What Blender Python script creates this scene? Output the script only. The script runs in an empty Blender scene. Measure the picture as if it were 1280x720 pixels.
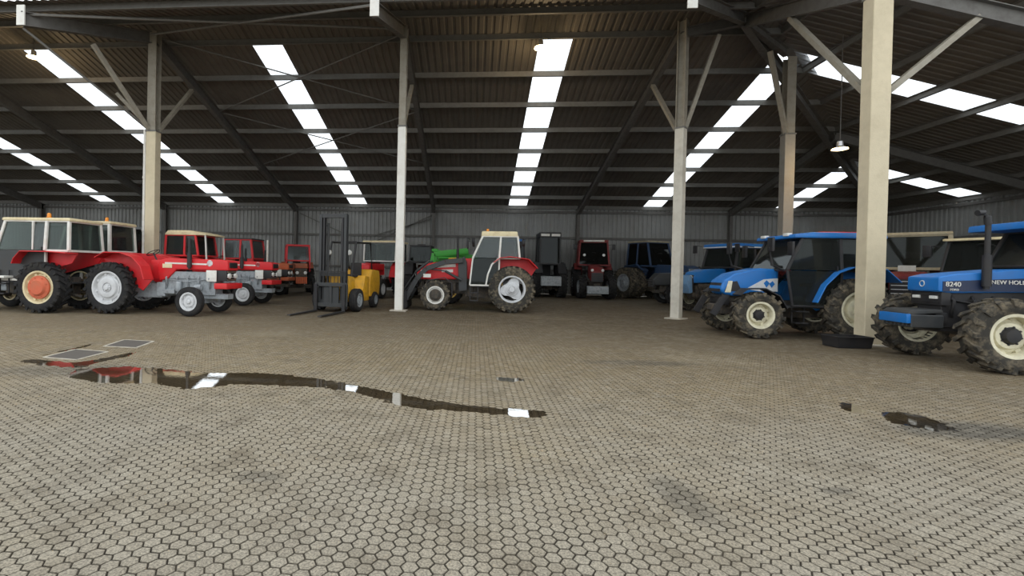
import bpy, bmesh, math, random
from mathutils import Vector, Matrix, Euler, noise
random.seed(7)
PI = math.pi
C = bpy.context.scene.collection
SC = bpy.context.scene

# ------------------------------------------------------------------ camera
CAM = dict(f=599.4, cx=541.26, cy=342.23, yaw=-.0875, pitch=.0092, roll=.0214, h=1.6)
def cam_axes():
    s, c = math.sin(CAM['yaw']), math.cos(CAM['yaw'])
    sp, cp = math.sin(CAM['pitch']), math.cos(CAM['pitch'])
    R = Vector((c, -s, 0)); F = Vector((cp*s, cp*c, -sp)); U = Vector((sp*s, sp*c, cp))
    cr, sr = math.cos(CAM['roll']), math.sin(CAM['roll'])
    return cr*R + sr*U, -sr*R + cr*U, F
XA, YA, FW = cam_axes()
cd = bpy.data.cameras.new('camera'); cam = bpy.data.objects.new('camera', cd); C.objects.link(cam)
cam.matrix_world = Matrix(((XA.x, YA.x, -FW.x, 0), (XA.y, YA.y, -FW.y, 0), (XA.z, YA.z, -FW.z, CAM['h']), (0, 0, 0, 1)))
cd.sensor_fit = 'HORIZONTAL'; cd.sensor_width = 36; cd.lens = 36*CAM['f']/1280
cd.shift_x = (640-CAM['cx'])/1280; cd.shift_y = (CAM['cy']-360)/1280
cd.clip_start = .05; cd.clip_end = 300
SC.camera = cam

# ------------------------------------------------------------------ world, exposure
w = bpy.data.worlds.new('overcast_sky'); SC.world = w; w.use_nodes = True
bg = w.node_tree.nodes['Background']; bg.inputs[0].default_value = (.93, .97, 1, 1); bg.inputs[1].default_value = 1.5
SC.view_settings.view_transform = 'Standard'; SC.view_settings.look = 'None'
SC.view_settings.gamma = 1; SC.view_settings.use_curve_mapping = False
SC.view_settings.exposure = 0.3

# ------------------------------------------------------------------ materials
MATS = {}
def new_mat(name):
    m = bpy.data.materials.new(name); m.use_nodes = True
    return m, m.node_tree, m.node_tree.nodes['Principled BSDF']
def N(nt, t, **kw):
    n = nt.nodes.new(t)
    for k, v in kw.items(): setattr(n, k, v)
    return n
def mathn(nt, op, a, b=None, c=None):
    n = nt.nodes.new('ShaderNodeMath'); n.operation = op
    for i, v in enumerate((a, b, c)):
        if v is None: continue
        if isinstance(v, (int, float)): n.inputs[i].default_value = v
        else: nt.links.new(v, n.inputs[i])
    return n.outputs[0]
def mixc(nt, fac, a, b, mode='MIX'):
    n = nt.nodes.new('ShaderNodeMix'); n.data_type = 'RGBA'; n.blend_type = mode
    for i, v in ((0, fac), (6, a), (7, b)):
        if isinstance(v, (int, float)): n.inputs[i].default_value = v
        elif isinstance(v, tuple): n.inputs[i].default_value = (*v, 1)
        else: nt.links.new(v, n.inputs[i])
    return n.outputs[2]
def noisen(nt, vec, scale, detail=3, rough=.55):
    n = nt.nodes.new('ShaderNodeTexNoise'); n.inputs['Scale'].default_value = scale
    n.inputs['Detail'].default_value = detail; n.inputs['Roughness'].default_value = rough
    if vec is not None: nt.links.new(vec, n.inputs['Vector'])
    return n.outputs['Fac']
def ramp(nt, v, lo, hi, a=0., b=1.):
    n = nt.nodes.new('ShaderNodeMapRange'); n.inputs[1].default_value = lo; n.inputs[2].default_value = hi
    n.inputs[3].default_value = a; n.inputs[4].default_value = b; n.clamp = True
    nt.links.new(v, n.inputs[0]); return n.outputs[0]
def surf(name, col, rough=.5, metal=0., dirt=.25, dcol=(.16, .12, .08), dscale=5., spec=.5, bump=0.):
    """painted / bare surface with a patchy coat of dust and wear"""
    if name in MATS: return MATS[name]
    m, nt, b = new_mat(name)
    geo = N(nt, 'ShaderNodeTexCoord')
    n1 = noisen(nt, geo.outputs['Object'], dscale, 5, .65)
    fac = ramp(nt, n1, .45, .75, 0, dirt*1.6)
    c = mixc(nt, fac, col, dcol)
    n2 = noisen(nt, geo.outputs['Object'], dscale*.35, 2)
    c = mixc(nt, ramp(nt, n2, .3, .7, 0, .35), c, tuple(x*.72 for x in col))
    nt.links.new(c, b.inputs['Base Color'])
    nt.links.new(ramp(nt, n1, .3, .7, rough, min(1, rough+.25)), b.inputs['Roughness'])
    b.inputs['Metallic'].default_value = metal; b.inputs['Specular IOR Level'].default_value = spec
    if bump:
        bn = N(nt, 'ShaderNodeBump'); bn.inputs['Strength'].default_value = bump; bn.inputs['Distance'].default_value = .02
        nt.links.new(noisen(nt, geo.outputs['Object'], 30, 4), bn.inputs['Height']); nt.links.new(bn.outputs[0], b.inputs['Normal'])
    MATS[name] = m; return m
def glassm(name, tint, amount, rough=.03):
    """cab glass: part see-through, part mirror"""
    if name in MATS: return MATS[name]
    m = bpy.data.materials.new(name); m.use_nodes = True; nt = m.node_tree; nt.nodes.clear()
    out = N(nt, 'ShaderNodeOutputMaterial'); tr = N(nt, 'ShaderNodeBsdfTransparent'); tr.inputs[0].default_value = (*tint, 1)
    gl = N(nt, 'ShaderNodeBsdfGlossy'); gl.inputs['Roughness'].default_value = rough; gl.inputs[0].default_value = (.9, .95, .95, 1)
    df = N(nt, 'ShaderNodeBsdfDiffuse'); df.inputs[0].default_value = (.28, .3, .29, 1)
    fr = N(nt, 'ShaderNodeFresnel'); fr.inputs[0].default_value = 1.3
    m1 = N(nt, 'ShaderNodeMixShader'); m1.inputs[0].default_value = amount
    nt.links.new(tr.outputs[0], m1.inputs[1]); nt.links.new(df.outputs[0], m1.inputs[2])
    m2 = N(nt, 'ShaderNodeMixShader'); nt.links.new(fr.outputs[0], m2.inputs[0])
    nt.links.new(m1.outputs[0], m2.inputs[1]); nt.links.new(gl.outputs[0], m2.inputs[2])
    nt.links.new(m2.outputs[0], out.inputs[0]); MATS[name] = m; return m
def emit(name, col, st):
    if name in MATS: return MATS[name]
    m, nt, b = new_mat(name); b.inputs['Emission Color'].default_value = (*col, 1); b.inputs['Emission Strength'].default_value = st
    b.inputs['Base Color'].default_value = (*col, 1); MATS[name] = m; return m

RED = surf('red_paint', (.64, .014, .02), .38, dirt=.14)
DRED = surf('dark_red_paint', (.2, .012, .014), .5, dirt=.4)
ORANGE = surf('faded_orange_paint', (.5, .1, .03), .55, dirt=.4)
RUST = surf('rusty_orange_brown_paint', (.34, .09, .04), .7, dirt=.5)
BLUE = surf('blue_paint', (.008, .15, .47), .33, dirt=.12)
DBLUE = surf('dark_blue_paint', (.02, .055, .13), .45, dirt=.25)
PBLUE = surf('pale_blue_paint', (.12, .25, .42), .5, dirt=.3)
GREEN = surf('green_paint', (.03, .3, .025), .45, dirt=.2)
YELLOW = surf('yellow_paint', (.7, .36, .015), .45, dirt=.3)
CREAM = surf('cream_paint', (.74, .64, .4), .5, dirt=.3, dcol=(.3, .16, .05))
WHITE = surf('white_paint', (.72, .71, .66), .45, dirt=.22, dcol=(.35, .25, .15))
BEIGE = surf('beige_paint', (.36, .32, .22), .6, dirt=.3)
SILVER = surf('silver_wheel_paint', (.62, .63, .64), .4, dirt=.2, dcol=(.2, .18, .15))
CREAMW = surf('cream_wheel_paint', (.72, .68, .5), .5, dirt=.3)
YELW = surf('yellow_wheel_paint', (.75, .5, .12), .5, dirt=.3)
REDW = surf('faded_red_wheel_paint', (.6, .13, .06), .65, dirt=.35, dcol=(.35, .2, .12))
GREY = surf('grey_engine_paint', (.33, .36, .38), .5, dirt=.45, dscale=9, dcol=(.09, .085, .08))
DGREY = surf('dark_grey_paint', (.032, .035, .037), .45, dirt=.3, dcol=(.08, .07, .055))
BLACK = surf('black_paint', (.014, .014, .016), .45, dirt=.3, dcol=(.06, .05, .04))
MUD = surf('oily_cast_metal', (.05, .045, .038), .7, dirt=.6, dcol=(.16, .12, .08), dscale=9)
SMOKE = surf('dark_seat_vinyl', (.02, .02, .022), .7, dirt=.2)
RUBBER = surf('tyre_rubber', (.022, .022, .023), .85, dirt=.3, dcol=(.09, .08, .065), dscale=7, spec=.25)
DRUBBER = surf('dusty_tyre_rubber', (.045, .042, .036), .9, dirt=.75, dcol=(.23, .19, .13), dscale=6, spec=.2)
CHROME = surf('bright_metal', (.7, .7, .7), .3, metal=1, dirt=.1)
LENS = surf('headlight_lens', (.7, .7, .66), .15, dirt=.1)
AMBER = surf('amber_lens', (.85, .3, .03), .3, dirt=.05)
GLASS = glassm('cab_glass', (.55, .61, .58), .07)
DGLASS = glassm('green_tinted_cab_glass', (.22, .29, .26), .05)
BGLASS = glassm('dark_interior_glass', (.05, .06, .06), .03)
LGLASS = glassm('hazy_cab_glass', (.6, .66, .68), .2)
STEEL = surf('galvanised_steel_paint', (.17, .165, .15), .6, dirt=.3, dcol=(.1, .09, .08))
DSTEEL = surf('dark_steel_paint', (.12, .115, .105), .6, dirt=.3, dcol=(.06, .05, .045))
CLAD = surf('grey_cladding_sheet', (.27, .275, .265), .5, dirt=.25, dcol=(.15, .14, .12), dscale=1.2)
ROOFM = surf('brown_grey_roof_sheet', (.15, .135, .115), .6, dirt=.3, dcol=(.08, .07, .06), dscale=.8)
POSTW = surf('white_post_paint', (.78, .76, .7), .7, dirt=.2, dcol=(.35, .3, .22), dscale=3, bump=.3)
POSTC = surf('cream_post_paint', (.62, .54, .38), .8, dirt=.25, dcol=(.36, .3, .2), dscale=3, bump=.3)
POSTG = surf('offwhite_post_paint', (.6, .57, .49), .75, dirt=.3, dcol=(.28, .24, .18), dscale=3, bump=.3)
CONC = surf('concrete_footing', (.5, .46, .38), .9, dirt=.4)

# ------------------------------------------------------------------ mesh helpers
def tag(o, label=None, cat=None, group=None, kind=None):
    if label: o['label'] = label
    if cat: o['category'] = cat
    if group: o['group'] = group
    if kind: o['kind'] = kind
    return o
class MB:
    def __init__(s): s.v = []; s.f = []
    def add(s, vs, fs):
        b = len(s.v); s.v += [tuple(v) for v in vs]; s.f += [tuple(i+b for i in f) for f in fs]; return s
    def box(s, x0, x1, y0, y1, z0, z1, M=None):
        vs = [Vector((x, y, z)) for z in (z0, z1) for y in (y0, y1) for x in (x0, x1)]
        if M is not None: vs = [M @ v for v in vs]
        return s.add(vs, [(0, 2, 3, 1), (4, 5, 7, 6), (0, 1, 5, 4), (2, 6, 7, 3), (0, 4, 6, 2), (1, 3, 7, 5)])
    def cbox(s, c, d, rz=0):
        M = Matrix.Translation(c) @ Matrix.Rotation(rz, 4, 'Z')
        return s.box(-d[0]/2, d[0]/2, -d[1]/2, d[1]/2, -d[2]/2, d[2]/2, M)
    def bar(s, p, q, w=.05, t=None, up=(0, 0, 1)):
        p, q = Vector(p), Vector(q); t = t or w; d = (q-p).normalized(); u = Vector(up)
        if abs(d.dot(u)) > .98: u = Vector((1, 0, 0))
        a = d.cross(u).normalized()*w/2; b = a.cross(d).normalized()*t/2
        vs = [e + i*a + j*b for e in (p, q) for j in (-1, 1) for i in (-1, 1)]
        return s.add(vs, [(0, 1, 3, 2), (4, 6, 7, 5), (0, 4, 5, 1), (1, 5, 7, 3), (3, 7, 6, 2), (2, 6, 4, 0)])
    def tube(s, pts, r, n=8, cap=True):
        pts = [Vector(p) for p in pts]; rings = []
        rr = r if isinstance(r, (list, tuple)) else [r]*len(pts)
        vs = []
        for i, p in enumerate(pts):
            d = (pts[min(i+1, len(pts)-1)]-pts[max(i-1, 0)]).normalized()
            u = Vector((0, 0, 1)) if abs(d.z) < .9 else Vector((1, 0, 0))
            a = d.cross(u).normalized(); b = d.cross(a)
            vs += [p + rr[i]*(math.cos(2*PI*k/n)*a + math.sin(2*PI*k/n)*b) for k in range(n)]
        fs = []
        for i in range(len(pts)-1):
            for k in range(n):
                k2 = (k+1) % n; fs.append((i*n+k, i*n+k2, (i+1)*n+k2, (i+1)*n+k))
        if cap: fs += [tuple(range(n)), tuple((len(pts)-1)*n+k for k in reversed(range(n)))]
        return s.add(vs, fs)
    def lathe(s, prof, n=24, c=(0, 0, 0), axis='y', close=False):
        vs = []
        for r, y in prof:
            for k in range(n):
                a = 2*PI*k/n
                if axis == 'y': vs.append((c[0]+r*math.cos(a), c[1]+y, c[2]+r*math.sin(a)))
                elif axis == 'x': vs.append((c[0]+y, c[1]+r*math.cos(a), c[2]+r*math.sin(a)))
                else: vs.append((c[0]+r*math.cos(a), c[1]+r*math.sin(a), c[2]+y))
        m = len(prof); fs = []
        for i in range(m if close else m-1):
            i2 = (i+1) % m
            for k in range(n):
                k2 = (k+1) % n; fs.append((i*n+k, i*n+k2, i2*n+k2, i2*n+k))
        return s.add(vs, fs)
    def prism(s, poly, y0, y1):
        """side outline in x,z swept across y"""
        n = len(poly); vs = [(x, y0, z) for x, z in poly]+[(x, y1, z) for x, z in poly]
        return s.add(vs, [tuple(range(n)), tuple(range(2*n-1, n-1, -1))]+[(i, i+n, (i+1) % n+n, (i+1) % n) for i in range(n)])
    def sheet(s, pts, t=.015):
        """thin plate through the points of a flat outline"""
        P = [Vector(p) for p in pts]; nn = (P[1]-P[0]).cross(P[2]-P[0]).normalized()*t/2; n = len(P)
        return s.add([p+nn for p in P]+[p-nn for p in P], [tuple(range(n)), tuple(range(2*n-1, n-1, -1))]+[(i, i+n, (i+1) % n+n, (i+1) % n) for i in range(n)])
    def ribbon(s, poly, y0, y1, t=.03):
        """polyline in x,z, thickened, swept across y"""
        n = len(poly); nor = []
        for i in range(n):
            a = Vector(poly[max(i-1, 0)]); b = Vector(poly[min(i+1, n-1)]); d = (b-a).normalized(); nor.append(Vector((-d.y, d.x)))
        out = [(p[0]+q.x*t, p[1]+q.y*t) for p, q in zip(poly, nor)]
        vs = [(x, y, z) for y in (y0, y1) for x, z in list(poly)+out]
        fs = []
        for i in range(n-1):
            fs += [(i, i+1, 2*n+i+1, 2*n+i), (n+i, 3*n+i, 3*n+i+1, n+i+1), (i, n+i, n+i+1, i+1), (2*n+i, 2*n+i+1, 3*n+i+1, 3*n+i)]
        fs += [(0, 2*n, 3*n, n), (n-1, 2*n-1, 4*n-1, 3*n-1)]
        return s.add(vs, fs)
    def mesh(s, name, mat, bevel=0., smooth=True, seg=2):
        me = bpy.data.meshes.new(name); me.from_pydata(s.v, [], s.f)
        bm = bmesh.new(); bm.from_mesh(me)
        bmesh.ops.recalc_face_normals(bm, faces=bm.faces)
        if bevel:
            ed = [e for e in bm.edges if len(e.link_faces) == 2 and e.calc_face_angle(0) > .45]
            bmesh.ops.bevel(bm, geom=ed, offset=bevel, segments=seg, profile=.6, affect='EDGES', clamp_overlap=True)
        bm.to_mesh(me); bm.free()
        if smooth:
            me.shade_smooth(); me.set_sharp_from_angle(angle=.6)
        me.materials.append(mat); return me
    def build(s, name, mat, parent=None, bevel=0., smooth=True, loc=None, seg=2):
        return link(name, s.mesh(name, mat, bevel, smooth, seg), parent, loc)
def link(name, me, parent=None, loc=None):
    o = bpy.data.objects.new(name, me); C.objects.link(o); o.parent = parent
    if loc is not None: o.location = loc
    return o
def empty(name, loc, rz=0, label=None, cat=None, group=None):
    o = bpy.data.objects.new(name, None); C.objects.link(o); o.location = loc; o.rotation_euler = (0, 0, rz)
    o.empty_display_size = .3
    return tag(o, label, cat, group)
def copy_tree(o, parent=None):
    c = o.copy(); C.objects.link(c); c.parent = parent
    for ch in list(o.children): copy_tree(ch, c)
    return c

# ------------------------------------------------------------------ hall geometry
YR, XR2, HR, T = 18.12, 10.29, 11.07, .2728
YB, XB = 35.4, 27.57                       # back wall, right wall
XL = -60.
HE = HR - T*(YB-YR)
YF = 14.5                                  # front eave
COLX = [-23.4, -12.9, -2.87, 7.33]
WALLX = [-54.96, -44.6, -34.2, -23.85, -13.5, -3.1, 7.25, 17.6]
SKY = [(-29.52, 1.28), (-19.77, 1.28), (-9.43, 1.28), (2.33, 1.28), (11.81, 1.25), (20.70, 1.25)]
PURY = [18.95, 21.1, 23.25, 25.4, 27.5, 29.6, 31.63, 33.62]

# floor ------------------------------------------------------------------
HA = .0525
def floor_material():
    m, nt, b = new_mat('hexagon_concrete_paving')
    g = N(nt, 'ShaderNodeNewGeometry'); sx = N(nt, 'ShaderNodeSeparateXYZ'); nt.links.new(g.outputs['Position'], sx.inputs[0])
    X, Y = sx.outputs[0], sx.outputs[1]; sxp, syp = 3*HA, math.sqrt(3)*HA
    def local(ox, oy):
        u = mathn(nt, 'DIVIDE', mathn(nt, 'SUBTRACT', X, ox), sxp); v = mathn(nt, 'DIVIDE', mathn(nt, 'SUBTRACT', Y, oy), syp)
        ru = mathn(nt, 'ROUND', u); rv = mathn(nt, 'ROUND', v)
        a = mathn(nt, 'MULTIPLY', mathn(nt, 'SUBTRACT', u, ru), sxp); c = mathn(nt, 'MULTIPLY', mathn(nt, 'SUBTRACT', v, rv), syp)
        d = mathn(nt, 'ADD', mathn(nt, 'MULTIPLY', a, a), mathn(nt, 'MULTIPLY', c, c))
        cell = mathn(nt, 'ADD', mathn(nt, 'MULTIPLY', ru, 12.9898), mathn(nt, 'MULTIPLY', rv, 78.233))
        aa = mathn(nt, 'ABSOLUTE', a); cc = mathn(nt, 'ABSOLUTE', c)
        e = mathn(nt, 'MAXIMUM', cc, mathn(nt, 'ADD', mathn(nt, 'MULTIPLY', aa, .866), mathn(nt, 'MULTIPLY', cc, .5)))
        return d, e, cell
    d1, e1, c1 = local(0, 0); d2, e2, c2 = local(1.5*HA, math.sqrt(3)*HA/2)
    pick = mathn(nt, 'LESS_THAN', d2, d1)
    def sel(p, q):
        n = N(nt, 'ShaderNodeMix'); n.data_type = 'FLOAT'; nt.links.new(pick, n.inputs[0]); nt.links.new(p, n.inputs[2]); nt.links.new(q, n.inputs[3]); return n.outputs[0]
    e = sel(e1, e2); cell = mathn(nt, 'ADD', sel(c1, c2), mathn(nt, 'MULTIPLY', pick, 3.7))
    rnd = mathn(nt, 'FRACT', mathn(nt, 'MULTIPLY', mathn(nt, 'SINE', cell), 43758.5))
    joint = ramp(nt, e, .866*HA-.0068, .866*HA-.002)
    P = g.outputs['Position']
    fine = ramp(nt, noisen(nt, P, 75, 2, .7), .36, .64); mid = noisen(nt, P, 2.2, 5, .6); big = noisen(nt, P, .33, 4, .6)
    # trampled-in earth and oil, plus painted-in hall dimness, grow where the machines are parked
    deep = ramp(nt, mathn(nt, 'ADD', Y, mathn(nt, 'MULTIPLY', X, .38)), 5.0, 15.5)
    warm = ramp(nt, mathn(nt, 'ADD', mathn(nt, 'MULTIPLY', Y, .1), big), .75, 1.3)
    c = mixc(nt, warm, (.25, .222, .172), (.225, .178, .108))
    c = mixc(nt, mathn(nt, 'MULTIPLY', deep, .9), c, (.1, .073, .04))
    c = mixc(nt, ramp(nt, mid, .48, .7, 0, .55), c, (.10, .08, .052))
    c = mixc(nt, ramp(nt, big, .56, .74, 0, .45), c, (.30, .26, .18))
    # dark drag stain on the right
    def blob(cx, cy, rx, ry, ang):
        mp = N(nt, 'ShaderNodeMapping'); mp.vector_type = 'TEXTURE'; mp.inputs['Location'].default_value = (cx, cy, 0)
        mp.inputs['Rotation'].default_value = (0, 0, ang); mp.inputs['Scale'].default_value = (rx, ry, 1000); nt.links.new(P, mp.inputs[0])
        ln = N(nt, 'ShaderNodeVectorMath'); ln.operation = 'LENGTH'; nt.links.new(mp.outputs[0], ln.inputs[0])
        return ramp(nt, mathn(nt, 'ADD', ln.outputs['Value'], mathn(nt, 'MULTIPLY', mathn(nt, 'SUBTRACT', mid, .5), .9)), .55, 1.1, .8, 0)
    for bl in ((5.3, 5.6, 1.0, .38, .1), (8.6, 7.2, 1.6, .22, .3), (-1.6, 3.5, .22, .12, 0), (2.75, 3.85, .16, .07, .2), (1.52, 3.55, .2, .45, .1), (3.0, 8.9, 1.2, .3, .1), (-5.9, 6.6, 1.3, .5, .2)):
        c = mixc(nt, mathn(nt, 'MULTIPLY', blob(*bl), 1. if bl[0] > 5 else .6), c, (.065, .06, .05))
    c = mixc(nt, mathn(nt, 'MULTIPLY', mathn(nt, 'SUBTRACT', rnd, .5), .5), c, (.34, .31, .25))
    vv = N(nt, 'ShaderNodeHueSaturation'); nt.links.new(c, vv.inputs['Color']); nt.links.new(mathn(nt, 'ADD', mathn(nt, 'MULTIPLY', fine, .75), .62), vv.inputs['Value'])
    
    sand = mixc(nt, ramp(nt, noisen(nt, P, 1.1, 4, .6), .42, .62), (.028, .022, .015), (.075, .062, .043))
    c = mixc(nt, joint, vv.outputs[0], sand)
    nt.links.new(c, b.inputs['Base Color'])
    nt.links.new(ramp(nt, mid, .3, .7, .9, .62), b.inputs['Roughness']); b.inputs['Specular IOR Level'].default_value = .35
    bn = N(nt, 'ShaderNodeBump'); bn.inputs['Strength'].default_value = .5; bn.inputs['Distance'].default_value = .004
    nt.links.new(mathn(nt, 'SUBTRACT', fine, joint), bn.inputs['Height']); nt.links.new(bn.outputs[0], b.inputs['Normal'])
    return m
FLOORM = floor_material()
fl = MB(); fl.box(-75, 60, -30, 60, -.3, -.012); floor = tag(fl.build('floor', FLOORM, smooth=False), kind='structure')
JSC = 1.0
def in_view(x, y):
    v = Vector((x, y, -CAM['h'])); d = v.dot(FW)
    if d < .3: return None
    return CAM['cx']+CAM['f']*v.dot(XA)/d, CAM['cy']-CAM['f']*v.dot(YA)/d, d
cells = []
for k, (ox, oy) in enumerate(((0, 0), (1.5*HA, math.sqrt(3)*HA/2))):
    j0 = int(1.9/(math.sqrt(3)*HA))
    for j in range(j0, int(10.6/(math.sqrt(3)*HA))):
        y = oy + j*math.sqrt(3)*HA; xl = -(1.22*y+1.4); xr = 1.28*y+1.6
        for i in range(int(xl/(3*HA)), int(xr/(3*HA))+1): cells.append((ox+i*3*HA, y))
near = []
for i, (x, y) in enumerate(cells):
    q = in_view(x, y)
    if q and 8 < q[0] < 1272 and q[1] < 712: near.append((q[2], i))
near.sort(); near_set = set(i for _, i in near[:300])
def hexverts(cx, cy, z, r, dz=(0, 0)):
    return [(cx+r*math.cos(PI/3*k), cy+r*math.sin(PI/3*k), z+dz[0]*math.cos(PI/3*k)+dz[1]*math.sin(PI/3*k)) for k in range(6)]
HF = [(0, 1, 2, 3, 4, 5)]+[(k, k+6, (k+1) % 6+6, (k+1) % 6) for k in range(6)]+[(k+6, k+12, (k+1) % 6+12, (k+1) % 6+6) for k in range(6)]
HF = [HF[0]]+[tuple(reversed(f)) for f in HF[1:]]
HF = [HF[0]]+[(f[0], f[3], f[2], f[1]) if False else f for f in HF[1:]]
def hexset(cx, cy, z, tl):
    return hexverts(cx, cy, z, HA-.0082, tl)+hexverts(cx, cy, z-.0035, HA-.0040, tl)+hexverts(cx, cy, -.022, HA-.0042)
pm = []
for q in range(6):
    me = bpy.data.meshes.new('paver'); me.from_pydata(hexset(0, 0, random.uniform(-.0022, .001), (random.uniform(-.0016, .0016), random.uniform(-.0016, .0016))), [], HF)
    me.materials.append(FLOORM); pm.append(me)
V, F = [], []
PUDDLES = [[(-5.91, 6.66), (-5.61, 6.84), (-5.31, 6.96), (-4.78, 6.94), (-4.1, 6.78), (-3.73, 6.79), (-3.36, 6.92), (-2.72, 6.87), (-2.04, 6.63), (-1.65, 6.46), (-0.92, 6.07), (-0.29, 5.8), (0.09, 5.66), (0.46, 5.65), (0.85, 5.59), (0.81, 5.28), (0.52, 5.29), (0.09, 5.4), (-0.45, 5.41), (-0.83, 5.51), (-1.54, 6.04), (-2.02, 6.21), (-2.67, 6.19), (-3.2, 6.14), (-3.57, 5.82), (-3.76, 5.82), (-4.26, 6.04), (-4.63, 5.93), (-5.09, 5.94), (-5.69, 6.21)],
  [(-7.2, 6.97), (-7.17, 7.22), (-6.85, 7.18), (-6.32, 7.08), (-6.2, 7.31), (-6.12, 8.01), (-6.02, 8.12), (-5.86, 7.67), (-5.94, 7.16), (-5.88, 6.85), (-5.87, 6.72), (-6.18, 6.72), (-6.65, 6.8)],
  [(-7.28, 7.45), (-7.36, 8.01), (-7.46, 8.84), (-7.3, 8.6), (-7.24, 7.96)],
  [(0.32, 7.25), (0.71, 7.29), (0.75, 7.09), (0.56, 6.95), (0.36, 7.02)],
  [(4.66, 6.55), (4.88, 6.62), (4.78, 6.2), (4.5, 6.06), (4.51, 6.31)],
  [(4.89, 6.24), (5.19, 6.25), (5.31, 6.08), (5.28, 5.76), (5.14, 5.53), (4.89, 5.47), (4.72, 5.66), (4.64, 5.78)]]
PLABELS = ['longest puddle, a dark wet strip winding across the paving mirroring red tractors',
  'dark wet puddle along the front edge of the left paving hatch',
  'thin sliver of water behind the left paving hatch',
  'tiny shallow puddle alone in the middle of the paving',
  'small puddle with broken edge left of the dark oily puddle',
  'dark oily puddle at the head of the black drag stain on the right']
def sink(x, y):
    best = 0
    for pts in PUDDLES:
        if x < min(p[0] for p in pts)-.05 or x > max(p[0] for p in pts)+.05 or y < min(p[1] for p in pts)-.05 or y > max(p[1] for p in pts)+.05: continue
        ins = False; dm = 9; n = len(pts)
        for k in range(n):
            (x1, y1), (x2, y2) = pts[k], pts[(k+1) % n]
            if (y1 > y) != (y2 > y) and x < (x2-x1)*(y-y1)/(y2-y1)+x1: ins = not ins
            L2 = (x2-x1)**2+(y2-y1)**2; t = max(0, min(1, ((x-x1)*(x2-x1)+(y-y1)*(y2-y1))/L2)); dm = min(dm, math.hypot(x-x1-t*(x2-x1), y-y1-t*(y2-y1)))
        if ins: best = max(best, min(.0035, 0.0014+dm*.03))
    return best
for i, (x, y) in enumerate(cells):
    if i in near_set:
        o = link('paver', pm[i % 6], floor, (x, y, 0))
    else:
        b0 = len(V); V += hexset(x, y, random.uniform(-.0022, .001)-sink(x, y), (random.uniform(-.0016, .0016), random.uniform(-.0016, .0016)))
        F += [tuple(a+b0 for a in f) for f in HF]
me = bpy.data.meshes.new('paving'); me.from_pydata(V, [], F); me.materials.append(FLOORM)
tag(link('paving', me, floor), kind='stuff')
del V, F

# puddles ------------------------------------------------------------------
def water_material():
    m = bpy.data.materials.new('puddle_water'); m.use_nodes = True; nt = m.node_tree; nt.nodes.clear()
    out = N(nt, 'ShaderNodeOutputMaterial'); tr = N(nt, 'ShaderNodeBsdfTransparent'); tr.inputs[0].default_value = (.88, .82, .72, 1)
    gl = N(nt, 'ShaderNodeBsdfGlossy'); gl.inputs['Roughness'].default_value = .02
    fr = N(nt, 'ShaderNodeFresnel'); fr.inputs[0].default_value = 1.36
    mx = N(nt, 'ShaderNodeMixShader'); nt.links.new(mathn(nt, 'MULTIPLY', fr.outputs[0], .8), mx.inputs[0])
    nt.links.new(tr.outputs[0], mx.inputs[1]); nt.links.new(gl.outputs[0], mx.inputs[2]); nt.links.new(mx.outputs[0], out.inputs[0])
    bn = N(nt, 'ShaderNodeBump'); bn.inputs['Strength'].default_value = .05; bn.inputs['Distance'].default_value = .004
    tc = N(nt, 'ShaderNodeNewGeometry'); nt.links.new(noisen(nt, tc.outputs['Position'], 14, 2), bn.inputs['Height'])
    nt.links.new(bn.outputs[0], gl.inputs['Normal'])
    return m
WATER = water_material()
def puddle(pts, label, z=-.0008):
    P = [Vector((x, y, z)) for x, y in pts]; out = []
    for i, p in enumerate(P):                     # ragged shore line
        q = P[(i+1) % len(P)]; n = max(2, int((q-p).length/.035))
        for k in range(n):
            v = p.lerp(q, k/n); a = -.02 + noise.noise(v*5)*.05 + noise.noise(v*13)*.06 + noise.noise(v*40)*.03
            d = (q-p).normalized(); v = v + Vector((-d.y, d.x, 0))*a; out.append(v)
    me = bpy.data.meshes.new('puddle'); bm = bmesh.new(); f = bm.faces.new([bm.verts.new(v) for v in out])
    if f.normal.z < 0: f.normal_flip()
    bmesh.ops.triangulate(bm, faces=[f]); bm.to_mesh(me); bm.free(); me.materials.append(WATER)
    return tag(link('puddle', me), label, 'puddle')
for p_, l_ in zip(PUDDLES, PLABELS): puddle(p_, l_)
COVER = surf('dark_asphalt_cover', (.085, .075, .065), .8, dirt=.3, dcol=(.15, .13, .1), dscale=20)
for pts, lab in (([(-7.09, 7.34), (-7.21, 8.12), (-6.5, 8.01), (-6.42, 7.25)], 'dark square paving hatch with pale rim, the nearer one beside the puddle'),
                 ([(-7.0, 8.53), (-7.21, 9.33), (-6.52, 9.26), (-6.32, 8.49)], 'dark square paving hatch without water, behind the nearer hatch')):
    e = empty('inspection_cover', (pts[0][0], pts[0][1], 0), 0, lab, 'cover'); p0 = Vector((pts[0][0], pts[0][1], 0))
    L = [Vector((x, y, .004))-p0 for x, y in pts]; MB().sheet(L, .008).build('cover_plate', COVER, e, smooth=False)
    fr = MB()
    for i in range(4): fr.bar(L[i], L[(i+1) % 4], .035, .014)
    fr.build('cover_frame', CONC, e, smooth=False)

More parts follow.
